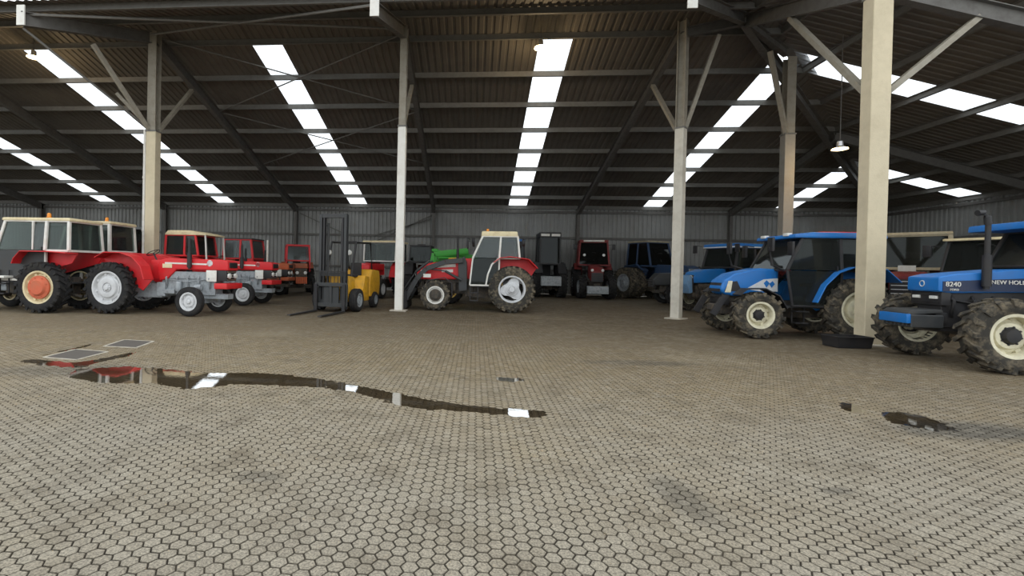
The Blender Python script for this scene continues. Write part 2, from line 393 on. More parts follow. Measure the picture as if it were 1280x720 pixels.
# ceiling ------------------------------------------------------------------
def ridge_z(y): return HR - T*abs(y-YR)
PROF = [(0, 0), (.11, 0), (.145, .04), (.225, .04), (.26, 0)]
PER = .30
def corr_cols(a, b):
    xs = []; k = math.floor(a/PER)
    while k*PER < b:
        for u, z in PROF:
            x = k*PER+u
            if a <= x <= b: xs.append((x, z))
        k += 1
    return [(a, 0)]+xs+[(b, 0)]
def strips(name, cols, lo, hi, zf, mat, swap=False, parent=None):
    """corrugated sheet: columns along one axis, running along the other from lo(x) to hi(x)"""
    v, f = [], []
    for x, dz in cols:
        a, b = lo(x), hi(x)
        for t in (a, b):
            p = (t, x) if swap else (x, t); v.append((p[0], p[1], zf(t)+dz))
    for i in range(len(cols)-1):
        f.append((2*i, 2*i+1, 2*i+3, 2*i+2))
    me = bpy.data.meshes.new(name); me.from_pydata(v, [], f); me.materials.append(mat)
    return link(name, me, parent)
hip_y = lambda x: YR if x < XR2 else YR+(x-XR2)
back_z = lambda y: HR-T*(y-YR)
ceil = None
def add_roof(o, ribs=None):
    global ceil
    if ceil is None:
        o.name = 'ceiling'; tag(o, kind='structure'); ceil = o
    else: o.parent = ceil
# back slope between and beside the rooflights
edges = [XL]+[e for a, wd in SKY for e in (a, a+wd)]+[XB]
for i in range(0, len(edges), 2):
    add_roof(strips('roof_sheeting', corr_cols(edges[i], edges[i+1]), hip_y, lambda x: YB+.3, back_z, ROOFM))
SHEET_TOP = PURY[0]
def sky_mat():
    m = bpy.data.materials.new('translucent_rooflight_sheet'); m.use_nodes = True; nt = m.node_tree; nt.nodes.clear()
    out = N(nt, 'ShaderNodeOutputMaterial'); tr = N(nt, 'ShaderNodeBsdfTransparent'); tr.inputs[0].default_value = (.93, .96, .98, 1)
    tl = N(nt, 'ShaderNodeBsdfTranslucent'); tl.inputs[0].default_value = (.9, .93, .95, 1)
    mx = N(nt, 'ShaderNodeMixShader'); mx.inputs[0].default_value = .3
    nt.links.new(tr.outputs[0], mx.inputs[1]); nt.links.new(tl.outputs[0], mx.inputs[2]); nt.links.new(mx.outputs[0], out.inputs[0]); return m
SKYM = sky_mat()
for a, wd in SKY:                           # one rooflight sheet per purlin bay
    ys = [max(hip_y(a+wd), YR)]+[y for y in PURY if y > hip_y(a+wd)+.3]+[YB+.2]
    if a < XR2:
        add_roof(strips('roof_sheeting', corr_cols(a, a+wd), lambda x: YR, lambda x: PURY[0]+.12, back_z, ROOFM)); ys = [PURY[0]+.1]+ys[2:]
    for p, q in zip(ys[:-1], ys[1:]):
        o = strips('rooflight_sheet', corr_cols(a+.01, a+wd-.01), (lambda x, p=p: max(p, hip_y(x))) if p == ys[0] else (lambda x, p=p: p), lambda x, q=q: q, back_z, SKYM, parent=ceil)
# front slope (short canopy) with valley to the right wing
FRX = XR2-(YR-YF)
add_roof(strips('roof_sheeting', corr_cols(XL, XR2), lambda x: YF if x < FRX else YR-(XR2-x), lambda x: YR, lambda y: HR-T*(YR-y), ROOFM))
# right wing: right slope and short left slope
rz_ = lambda x: HR-T*(x-XR2)
RY0 = 11.5
SKR = [(20.15, 1.25), (28.75, 1.25)]
re = [RY0]+[e for a, wd in SKR for e in (a, a+wd)]+[YB]
hip_x = lambda y: XR2 if y < YR else XR2+(y-YR)
for i in range(0, len(re), 2):
    add_roof(strips('roof_sheeting', corr_cols(re[i], re[i+1]), hip_x, lambda y: XB+.3, rz_, ROOFM, swap=True))
PURX = [XR2+(y-YR) for y in PURY]
for a, wd in SKR:
    x0 = hip_x(a+wd); xs = [x0]+[x for x in PURX if x > x0+.3]+[XB+.2]
    for p, q in zip(xs[:-1], xs[1:]):
        strips('rooflight_sheet', corr_cols(a+.01, a+wd-.01), (lambda y, p=p: hip_x(y)) if p == x0 else (lambda y, p=p: p), lambda y, q=q: q, rz_, SKYM, swap=True, parent=ceil)
add_roof(strips('roof_sheeting', corr_cols(RY0, YR), lambda y: max(FRX, XR2-(YR-y)), lambda y: XR2, lambda x: HR-T*(XR2-x), ROOFM, swap=True))
# ridge and hip cover strips
rc = MB(); rc.bar((XL, YR, HR+.05), (XR2, YR, HR+.05), .7, .03); rc.bar((XR2, RY0, HR+.05), (XR2, YR, HR+.05), .7, .03)
rc.bar((XR2, YR, HR+.07), (XB, YB, HE+.07), .6, .02); rc.build('ridge_cap', ROOFM, ceil, smooth=False)

# purlins ------------------------------------------------------------------
def purlin(p, q):
    p, q = Vector(p), Vector(q); m = MB(); d = (q-p).normalized(); s = d.cross(Vector((0, 0, 1))).normalized()
    m.bar(p, q, .03, .25); m.bar(p+Vector((0, 0, -.12))+s*.04, q+Vector((0, 0, -.12))+s*.04, .1, .02); m.bar(p+Vector((0, 0, .09))-s*.04, q+Vector((0, 0, .09))-s*.04, .1, .02)
    return m.build('purlin', STEEL, ceil, smooth=False)
for y in PURY: purlin((XL, y, back_z(y)-.12), (XR2+(y-YR), y, back_z(y)-.12))
for y in (15.0, 16.9): purlin((XL, y, HR-T*(YR-y)-.12), (XR2-(YR-y), y, HR-T*(YR-y)-.12))
for x in PURX: purlin((x, RY0, rz_(x)-.12), (x, YR+(x-XR2), rz_(x)-.12))
for x in (7.2, 9.1): purlin((x, RY0, HR-T*(XR2-x)-.12), (x, YR-(XR2-x), HR-T*(XR2-x)-.12))
purlin((XL, YB-.12, HE-.1), (XB, YB-.12, HE-.1)); purlin((XB-.12, RY0, HE-.1), (XB-.12, YB, HE-.1))

def ibeam(m, p, q, h=.42, w=.22, tf=.025, tw=.02, up=(0, 0, 1)):
    p, q = Vector(p), Vector(q); d = (q-p).normalized(); u = Vector(up); a = d.cross(u).normalized(); n = a.cross(d).normalized()
    m.bar(p, q, tw, h, up)
    for s in (-1, 1): m.bar(p+n*s*h/2, q+n*s*h/2, w, tf, up)
    return m
def rafter(p, q, h=.42, w=.22, name='rafter'): return ibeam(MB(), p, q, h, w).build(name, DSTEEL, ceil, smooth=False)
RD = .24+.22
ridgeX = [-54.96, -44.6, -34.2] + COLX
for rx, wx in zip(ridgeX, WALLX):
    rafter((rx, YR, HR-RD-.05), (wx, YB-.2, HE-RD-.03))
    fx = {-12.9: -14.98, -2.87: -3.24}.get(rx, rx)
    if rx < 5: rafter((rx, YR, HR-RD-.05), (fx, YF+.05, HR-T*(YR-YF)-RD-.1))
y5 = YR+(17.6-XR2); rafter((17.6, y5, back_z(y5)-RD), (17.6, YB-.2, HE-RD))
for yy in (25.43,): rafter((XR2+(yy-YR), yy, back_z(yy)-RD), (XB-.2, yy, HE-RD))
rafter((9.33, 18.0, 10.72), (XB-.3, YB-.4, HE-RD), .45, .24, 'hip_rafter')
rafter((9.33, 18.0, 10.72), (6.1, YF+.05, HR-T*3.6-.45), .36, .2, 'valley_rafter')
# beams meeting at the node between the two middle columns
rafter((7.4, 18.0, 10.3), (9.33, 18.0, 10.68), .3, .2, 'gable_beam'); rafter((9.33, 18.0, 10.68), (11.9, 19.9, 10.35), .3, .2, 'gable_beam')
rafter((9.33, 17.9, 10.6), (9.55, 12.5, 8.62), .4, .22, 'tie_beam')
rafter((9.55, 12.5, 8.62), (16.4, 12.5, 6.75), .4, .22, 'tie_beam')
# bracing rods
def rod(p, q, r=.03, name='bracing_rod'): return MB().tube([p, q], r, 6).build(name, STEEL, ceil)
def rp(x, y, d=.32): return (x, y, HR-T*abs(y-YR)-d)
rod(rp(-12.8, 18.4), rp(-3.0, 23.3)); rod(rp(-2.95, 18.4), rp(-13.1, 23.3))
rod(rp(-12.9, 23.4), rp(-3.0, 28.6)); rod(rp(-3.0, 23.4), rp(-13.1, 28.6))
rod((-15.0, 14.7, 9.75), (-3.0, 17.6, 10.45), .045); rod((-3.25, 14.7, 9.75), (-12.7, 17.6, 10.45), .045)
rod((-15.0, 14.6, 9.25), (-13.1, 18.0, 7.0), .04)
ep = MB()
for x, y in ((-14.98, YF), (-3.24, YF), (6.08, YF)): MB().box(x-.14, x+.14, y-.02, y+.02, 9.3, 9.95).build('rafter_end_plate', WHITE, ceil, smooth=False)

# lamps hung under the roof -------------------------------------------------
def lamp(x, y, z, ztop, label, power):
    e = empty('high_bay_lamp', (x, y, z), 0, label, 'lamp', 'warm high bay lamps')
    MB().lathe([(.07, .3), (.09, .28), (.1, .12), (.26, 0), (.25, -.005), (.08, .11), (0, .12)], 20, axis='z').build('reflector', CHROME, e)
    MB().lathe([(0, .0), (.12, .015), (.24, .02), (.24, .03), (0, .035)], 20, axis='z').build('glowing_lens', emit('warm_lamp_lens', (1, .72, .32), 14), e)
    MB().tube([(0, 0, .3), (0, 0, ztop-z)], .015, 6).build('suspension_rod', DSTEEL, e)
    ld = bpy.data.lights.new('lamp_light', 'POINT'); ld.energy = power; ld.color = (1, .74, .42); ld.shadow_soft_size = .2
    lo = bpy.data.objects.new('lamp_light', ld); C.objects.link(lo); lo.parent = e; lo.location = (0, 0, -.12)
lamp(12.9, 18.4, 6.2, rz_(12.9)-.05, 'round warm lamp glowing under the roof between the two cream columns', 90)
lamp(2.3, 18.6, 10.1, back_z(18.6)-.05, 'round warm lamp at the top of the middle rooflight strip', 120)
lamp(-18.5, 18.5, 10.05, back_z(18.5)-.05, 'round warm lamp at the top of the rooflight at the far left', 120)

# walls ------------------------------------------------------------------
def wall_sheet(name, a, b, fixed, axis, z1):
    cols = corr_cols(a, b); v, f = [], []
    for x, dz in cols:
        for z in (.0, z1): v.append((x, fixed-dz*1.9, z) if axis == 'x' else (fixed-dz*1.9, x, z))
    for i in range(len(cols)-1): f.append((2*i, 2*i+1, 2*i+3, 2*i+2))
    me = bpy.data.meshes.new(name); me.from_pydata(v, [], f); me.materials.append(CLAD); o = link(name, me); tag(o, kind='structure'); return o
wb_ = wall_sheet('wall_back', XL, XB, YB, 'x', HE+.02); wr_ = wall_sheet('wall_right', 9, YB, XB, 'y', HE+.02)
wl_ = wall_sheet('wall_left', YF, YB, XL, 'y', HR)
for z in (1.7, 4.05, 5.9): MB().bar((XL, YB-.16, z), (XB, YB-.16, z), .12, .16).build('girt', DSTEEL, wb_, smooth=False); MB().bar((XB-.16, 9, z), (XB-.16, YB, z), .12, .16).build('girt', DSTEEL, wr_, smooth=False)
for x in WALLX: ibeam(MB(), (x, YB-.32, 0), (x, YB-.32, HE-.2), .3, .2, up=(0, 1, 0)).build('wall_column', DSTEEL, wb_, smooth=False)
for y in (12.5, 18.1, 25.4): ibeam(MB(), (XB-.32, y, 0), (XB-.32, y, HE-.2), .3, .2, up=(1, 0, 0)).build('wall_column', DSTEEL, wr_, smooth=False)
for p, q in (((-3.3, YB-.3, 5.3), (-7.6, YB-.3, 4.0)), ((-3.2, YB-.3, 5.6), (-8, YB-.3, 3.3)), ((-13.2, YB-.3, 5.6), (-9.5, YB-.3, 4.0))): MB().bar(p, q, .07).build('wall_brace', DSTEEL, wb_, smooth=False)

# columns ------------------------------------------------------------------
BRACE = surf('beige_grey_brace_paint', (.3, .275, .22), .6, dirt=.3)
POSTD = surf('dull_grey_post_paint', (.3, .28, .24), .75, dirt=.3, dcol=(.2, .17, .13), dscale=3, bump=.3)
def column(x, y, ztop, zs, wx, wy, mat, rz, label, braces=(), pipe=False, base=True, zc=None):
    e = empty('roof_column', (x, y, 0), rz, label, 'column')
    m = MB(); m.box(-wx/2, wx/2, -wy/2, wy/2, 0, zs); m.build('post', mat, e, bevel=.012, seg=1)
    u = MB(); ibeam(u, (0, 0, zs), (0, 0, ztop), wy*.9, wx*.85, up=(0, 1, 0)); u.build('column_head', BRACE, e, smooth=False)
    MB().box(-wx/2-.02, wx/2+.02, -wy/2-.02, wy/2+.02, zs-.04, zs+.02).build('collar_plate', STEEL, e, smooth=False)
    if base: MB().box(-wx/2-.16, wx/2+.16, -wy/2-.13, wy/2+.13, -.01, .035).build('footing', CONC, e, bevel=.01)
    Mi = (Matrix.Translation((x, y, 0)) @ Matrix.Rotation(rz, 4, 'Z')).inverted()
    for p, q in braces: MB().bar(Mi @ Vector(p), Mi @ Vector(q), .15, .13).build('brace', BRACE, e, smooth=False)
    if pipe:
        px_ = -wx/2-.075; m = MB(); m.tube([(px_, -.12, .0), (px_, -.12, zs+.05)], .055, 10)
        for z in (.8, 2.9, 5): m.lathe([(.055, -.06), (.068, -.05), (.068, .05), (.055, .06)], 10, (px_, -.12, z), 'z')
        m.build('downpipe', WHITE, e)
    return e
column(-12.88, 18.1, HR-.3, 6.85, .4, .34, POSTC, 0, 'cream column with a white downpipe beside the red tractors on the left',
       [((-12.98, 17.95, 6.9), (-13.9, 16.2, 9.45)), ((-12.75, 18.2, 6.9), (-13.0, 20.8, 9.5)), ((-12.98, 18.2, 6.9), (-14.3, 17.9, 8.3))], True)
column(-2.87, 18.1, HR-.3, 7.0, .3, .3, POSTW, 0, 'slim white column between the forklift and the loader tractor',
       [((-2.87, 18.25, 7.0), (-2.9, 20.6, 9.5))])
column(7.3, 18.1, HR-.3, 6.9, .31, .31, POSTG, PI/4, 'off-white column standing left of the big blue tractor',
       [((7.45, 18.1, 6.9), (8.5, 18.05, 10.2)), ((7.2, 18.25, 6.9), (7.25, 20.9, 9.5))])
column(12.13, 20.05, 10.2, 7.2, .38, .34, POSTD, 0, 'grey column farther back, seen above the big blue tractor cab',
       [((12.0, 19.95, 7.2), (10.9, 19.2, 10.1)), ((12.25, 20.2, 7.2), (13.4, 21.9, 9.2))])
column(9.52, 12.48, 10.6, 8.4, .44, .34, POSTC, 0, 'nearest and widest cream column, rising beside the black tub',
       [((9.5, 12.62, 6.05), (9.42, 15.6, 9.5)), ((9.72, 12.48, 6.05), (11.75, 12.5, 7.85))])
for x_, y_, z_ in ((-23.4, 18.1, HR-.4), (16.4, 12.5, 7.0)): MB().box(x_-.2, x_+.2, y_-.17, y_+.17, 0, z_).build('support_post', POSTC, ceil, smooth=False)
# ------------------------------------------------------------------ wheels
WC = {}
def tyre_mesh(r, w, rim, style, mat):
    key = ('t', r, w, rim, style, mat.name)
    if key in WC: return WC[key]
    m = MB(); h = w/2; s = r-rim
    if style == 'lug':
        rb = r-.055*min(1, r/.7)
        prof = [(rim, -h*.8), (rim+s*.15, -h*.95), (rim+s*.5, -h*1.04), (rb-s*.1, -h*.98), (rb, -h*.8), (rb+.006, 0), (rb, h*.8), (rb-s*.1, h*.98), (rim+s*.5, h*1.04), (rim+s*.15, h*.95), (rim, h*.8), (rim-.02, 0)]
        m.lathe(prof, 36, close=True)
        n = max(14, int(2*PI*r/.235)); bw = PI*r/n*.36
        for side in (-1, 1):
            for k in range(n):
                a0 = 2*PI*(k+(.5 if side > 0 else 0))/n; da = .62*w/r*.55
                pts = []
                for yy, aa in ((side*h*1.0, a0), (side*h*.02, a0+da)):
                    for rr in (rb-.02, r if abs(yy) < h*.9 else r-.012):
                        for sg in (-1, 1):
                            an = aa+sg*bw/r; pts.append((rr*math.cos(an), yy, rr*math.sin(an)))
                m.add(pts, [(0, 1, 3, 2), (4, 6, 7, 5), (0, 4, 5, 1), (1, 5, 7, 3), (3, 7, 6, 2), (2, 6, 4, 0)])
                pts = []                                # shoulder of the lug, down the side wall
                for rr, yo in ((r-.012, h*1.0), (rim+s*.55, h*1.05)):
                    for yy in (yo-.02, yo+.022):
                        for sg in (-1, 1):
                            an = a0+sg*bw/r; pts.append((rr*math.cos(an), side*yy, rr*math.sin(an)))
                m.add(pts, [(0, 1, 3, 2), (4, 6, 7, 5), (0, 4, 5, 1), (1, 5, 7, 3), (3, 7, 6, 2), (2, 6, 4, 0)])
    else:
        prof = [(rim, -h*.8), (rim+s*.2, -h), (rim+s*.6, -h*1.02), (r-.03, -h*.85), (r-.012, -h*.7)]
        for k in range(3):
            y = -h*.55+k*h*.55; prof += [(r-.015, y-.03*w/.2), (r, y-.02), (r, y+.02), (r-.015, y+.03*w/.2)]
        prof += [(r-.012, h*.7), (r-.03, h*.85), (rim+s*.6, h*1.02), (rim+s*.2, h), (rim, h*.8), (rim-.02, 0)]
        m.lathe(prof, 32, close=True)
    WC[key] = m.mesh('tyre', mat); return WC[key]
def rim_mesh(rim, w, mat, style):
    key = ('r', rim, w, mat.name, style)
    if key in WC: return WC[key]
    m = MB(); h = w/2                                # outer face towards +y
    if style == 'star':
        m.lathe([(rim-.035, -h*.82), (rim+.02, -h*.84), (rim-.005, -h*.6), (rim-.02, 0), (rim-.005, h*.6), (rim+.025, h*.84), (rim+.02, h*.9), (rim-.03, h*.86), (rim-.05, h*.5), (rim*.88, h*.2)], 36)
        n = 48; pl = [(rim*(.74+.17*math.cos(3*2*PI*k/n+.4))*math.cos(2*PI*k/n), rim*(.74+.17*math.cos(3*2*PI*k/n+.4))*math.sin(2*PI*k/n)) for k in range(n)]
        m.prism(pl, h*.22, h*.34); m.lathe([(rim*.55, h*.34), (rim*.5, h*.5), (rim*.3, h*.52), (0, h*.52)], 28)
        WC[key] = m.mesh('rim', mat); return WC[key]
    deep = {'dish': .25, 'deep': .02, 'flat': .5}[style]
    m.lathe([(rim-.035, -h*.82), (rim+.02, -h*.84), (rim-.005, -h*.6), (rim-.02, 0), (rim-.005, h*.6), (rim+.025, h*.84), (rim+.02, h*.9), (rim-.03, h*.86), (rim-.05, h*.4), (rim*.87, h*(deep-.18)),
             (rim*.8, h*(deep-.16)), (rim*.77, h*deep), (rim*.66, h*(deep+.04)), (rim*.64, h*(deep+.2)), (rim*.6, h*(deep+.32)), (rim*.5, h*(deep+.36)), (rim*.32, h*(deep+.3)), (rim*.3, h*(deep+.1)), (0, h*(deep+.1))], 32)
    for k in range(8):                               # lugs fixing the disc to the rim
        a = 2*PI*k/8
        m.cbox((rim*.84*math.cos(a), h*(deep-.05), rim*.84*math.sin(a)), (.08, h*.22, .08))
    WC[key] = m.mesh('rim', mat); return WC[key]
def hub_mesh(rh, l, mat, nb=8, y0=0.):
    key = ('h', rh, l, mat.name, nb, y0)
    if key in WC: return WC[key]
    m = MB(); m.lathe([(rh, y0), (rh, y0+l*.4), (rh*.75, y0+l*.5), (rh*.6, y0+l), (rh*.2, y0+l*1.05), (0, y0+l*1.05)], 20)
    for k in range(nb):
        a = 2*PI*k/nb; m.lathe([(.018, y0+l*.3), (.018, y0+l*.62), (0, y0+l*.62)], 6, (rh*.82*math.cos(a), 0, rh*.82*math.sin(a)))
    WC[key] = m.mesh('hub', mat); return WC[key]
def wheel(parent, name, x, y, r, w, rim, rimmat, tmat=None, style='lug', dish='dish', hub=None, hubr=None, steer=0, label=None):
    side = 1 if y >= 0 else -1; tmat = tmat or RUBBER
    o = link(name, rim_mesh(rim, w, rimmat, dish), parent, (x, y, r)); o.rotation_euler = (0, random.random()*.6, steer+(0 if side > 0 else PI))
    if label: o['label'] = label
    link('tyre', tyre_mesh(r, w, rim, style, tmat), o)
    deep = {'dish': .25, 'deep': .02, 'flat': .5, 'star': .5}[dish]
    link('hub', hub_mesh(hubr or rim*.3, w*.3, hub or rimmat, 8, w/2*(deep+.05)), o)
    return o
def text(body, size, loc, rot, mat, parent, name='lettering'):
    cu = bpy.data.curves.new(name, 'FONT'); cu.body = body; cu.size = size; cu.extrude = .004; cu.align_x = 'CENTER'; cu.align_y = 'CENTER'
    t = bpy.data.objects.new('tmp', cu); C.objects.link(t); bpy.context.view_layer.update()
    me = bpy.data.meshes.new_from_object(t.evaluated_get(bpy.context.evaluated_depsgraph_get())); bpy.data.objects.remove(t)
    me.name = name; me.materials.clear(); me.materials.append(mat); o = link(name, me, parent, loc); o.rotation_euler = rot; return o

# ------------------------------------------------------------------ tractor
def pane(parent, pts, glass, name='window_pane'):
    P = [Vector(p) for p in pts]; c = sum(P, Vector())/len(P)
    return MB().sheet([c+(p-c)*.97 for p in P], .012).build(name, glass, parent, smooth=False)
def cab(e, cab):
    (xr, zb), (xrt, zt), (xft, _), (xf, _) = cab['side']; xb = cab.get('xb', (xr+xf)/2-.1); wb, wt = cab.get('wb', .78), cab.get('wt', .7)
    PM, G = cab['pillar'], cab.get('glass', GLASS); pw = cab.get('pw', .07); dz = cab.get('door_z', zb); xfd = cab.get('xfd', xf)
    fr = MB(); c = {}
    xbt = xb+cab.get('bt', 0)
    for s in (-1, 1):
        c[s] = dict(rb=(xr, s*wb, zb), rt=(xrt, s*wt, zt), ft=(xft, s*wt, zt), fb=(xf, s*wb, zb), bb=(xb, s*wb, zb), bt=(xbt, s*wt, zt), db=(xb, s*wb, dz), df=(xfd, s*wb, dz))
        k = c[s]
        for a, b in (('rb', 'rt'), ('ft', 'fb'), ('bb', 'bt')): fr.bar(k[a], k[b], pw, pw*(1.6 if a == 'bb' and cab.get('wideb') else 1), up=(0, 1, 0))
        for a, b in (('rt', 'ft'), ('rb', 'bb')): fr.bar(k[a], k[b], pw*.8)
        if dz < zb:
            for a, b in (('bb', 'db'), ('fb', 'df'), ('db', 'df')): fr.bar(k[a], k[b], pw*.8)
        else: fr.bar(k['bb'], k['fb'], pw*.8)
    for a in ('rb', 'rt', 'ft', 'fb'): fr.bar(c[-1][a], c[1][a], pw*.8)
    fr.build('cab_frame', PM, e, bevel=.012, seg=1)
    for s in (-1, 1):
        k = c[s]
        if not cab.get('open'):
            pane(e, [k['rb'], k['rt'], k['bt'], k['bb']], G, 'side_window')
            pane(e, [k['bb'], k['bt'], k['ft'], k['fb']], cab.get('fglass', G), 'door_window')
        if dz < zb:
            if cab.get('glassdoor'): pane(e, [k['db'], k['bb'], k['fb'], k['df']], cab.get('lowglass', G), 'lower_door_window')
            else: MB().sheet([k['db'], k['bb'], k['fb'], k['df']], .03).build('door_panel', cab.get('doormat', PM), e, smooth=False)
        hd = MB(); hd.bar((xb+.12, s*(wb+.03), zb-.05), (xb+.12, s*(wb+.03), zb+.12), .025); hd.build('door_handle', BLACK, e)
    if not cab.get('open') or cab.get('screen'): pane(e, [c[-1]['fb'], c[-1]['ft'], c[1]['ft'], c[1]['fb']], G, 'windscreen')
    if not cab.get('open'): pane(e, [c[-1]['rb'], c[-1]['rt'], c[1]['rt'], c[1]['rb']], G, 'rear_window')
    rt = cab.get('roof_t', .14); of, orr, ow = cab.get('over', (.1, .08, .06))
    rf = MB(); rise = cab.get('rise', 0)
    rf.prism([(xrt-orr, zt), (xft+of, zt), (xft+of-.02, zt+rt), (xft-.2, zt+rt+rise), (xrt+.1, zt+rt+rise), (xrt-orr+.02, zt+rt)], -wt-ow, wt+ow)
    rf.build('cab_roof', cab['roof'], e, bevel=.04)
    if cab.get('band'): MB().box(xrt-orr-.01, xft+of+.012, -wt-ow-.012, wt+ow+.012, zt+.02, zt+.07).build('roof_band', cab['band'], e, bevel=.01)
    if cab.get('beacon') is not None:
        bx, by = cab['beacon']; MB().lathe([(.07, 0), (.07, .03), (.055, .04), (.055, .12), (.03, .15), (0, .155)], 14, (bx, by, zt+rt+rise), 'z').build('amber_beacon', AMBER, e)
    # interior: seat, steering wheel, floor
    sx = (xr+xf)/2-.12; fz = cab.get('floor', min(zb, dz)-.02)
    MB().box(xr+.05, xf-.02, -wb*.95, wb*.95, fz-.05, fz).build('cab_floor', DGREY, e, smooth=False)
    seat(e, sx, fz, cab.get('seat_h', .5)); swheel(e, xf-.3, fz+.75)
    return c
def seat(e, x, z, h=.5):
    m = MB(); m.box(x-.22, x+.24, -.24, .24, z+h-.06, z+h+.04); m.box(x-.3, x-.2, -.23, .23, z+h, z+h+.5); m.box(x-.12, x+.12, -.1, .1, z, z+h-.06)
    m.build('seat', SMOKE, e, bevel=.04)
def swheel(e, x, z):
    m = MB(); n = 20; tl = Matrix.Translation((x, 0, z)) @ Matrix.Rotation(-.5, 4, 'Y')
    m.tube([tl @ Vector((.2*math.cos(2*PI*k/n), .2*math.sin(2*PI*k/n), 0)) for k in range(n+1)], .015, 6, False)
    for k in range(3): m.tube([tl @ Vector((0, 0, -.02)), tl @ Vector((.2*math.cos(2*PI*k/3), .2*math.sin(2*PI*k/3), 0))], .012, 5)
    m.tube([tl @ Vector((0, 0, 0)), tl @ Vector((0, 0, -.5))], .025, 6); m.build('steering_wheel', BLACK, e)
def stack(e, x, y, z0, z1, r=.04, hook=0, mat=None):
    m = MB(); pts = [(x, y, z0), (x, y, z1-.1)]; rr = [r, r]
    if hook: pts += [(x-hook*.3, y, z1), (x-hook, y, z1+.06)]; rr += [r, r]
    else: pts += [(x, y, z1)]; rr += [r]
    m.tube(pts, rr, 12); m.tube([(x, y, z0+.05), (x, y, z0+(z1-z0)*.5)], r*1.6, 12); return m.build('exhaust_stack', mat or BLACK, e)
def engine(e, x0, x1, w, z0, z1, mat):
    m = MB(); m.box(x0, x1, -w/2, w/2, z0, z1-.12)
    m.box(x0+.1, x1-.1, -w/2-.03, w/2+.03, z1-.25, z1-.02)
    for s in (-1, 1):
        for k in range(5):
            xx = x0+(x1-x0)*(k+.5)/5; m.tube([(xx, s*w/2, z0+.2), (xx+.03, s*(w/2+.1), z1-.22), (xx+.02, s*(w/2-.05), z1-.08)], .03, 7)
        m.lathe([(0, -.02), (.085, -.02), (.095, .02), (.095, .26), (.07, .3), (0, .3)], 12, (x0+(x1-x0)*.35, s*(w/2+.09), z0+.12), 'z')
        m.lathe([(0, 0), (.09, 0), (.09, .22), (0, .22)], 12, (x0+(x1-x0)*.66, s*(w/2+.1), z0+.25), 'x')
        m.tube([(x0, s*(w/2+.04), z0+.5), ((x0+x1)/2, s*(w/2+.09), z0+.42), (x1, s*(w/2+.02), z0+.55)], .018, 6)
        m.box(x0+.1, x0+.5, s*(w/2-.01), s*(w/2+.09), z0+.03, z0+.16)
    return m.build('engine', mat, e, bevel=.012, seg=1)
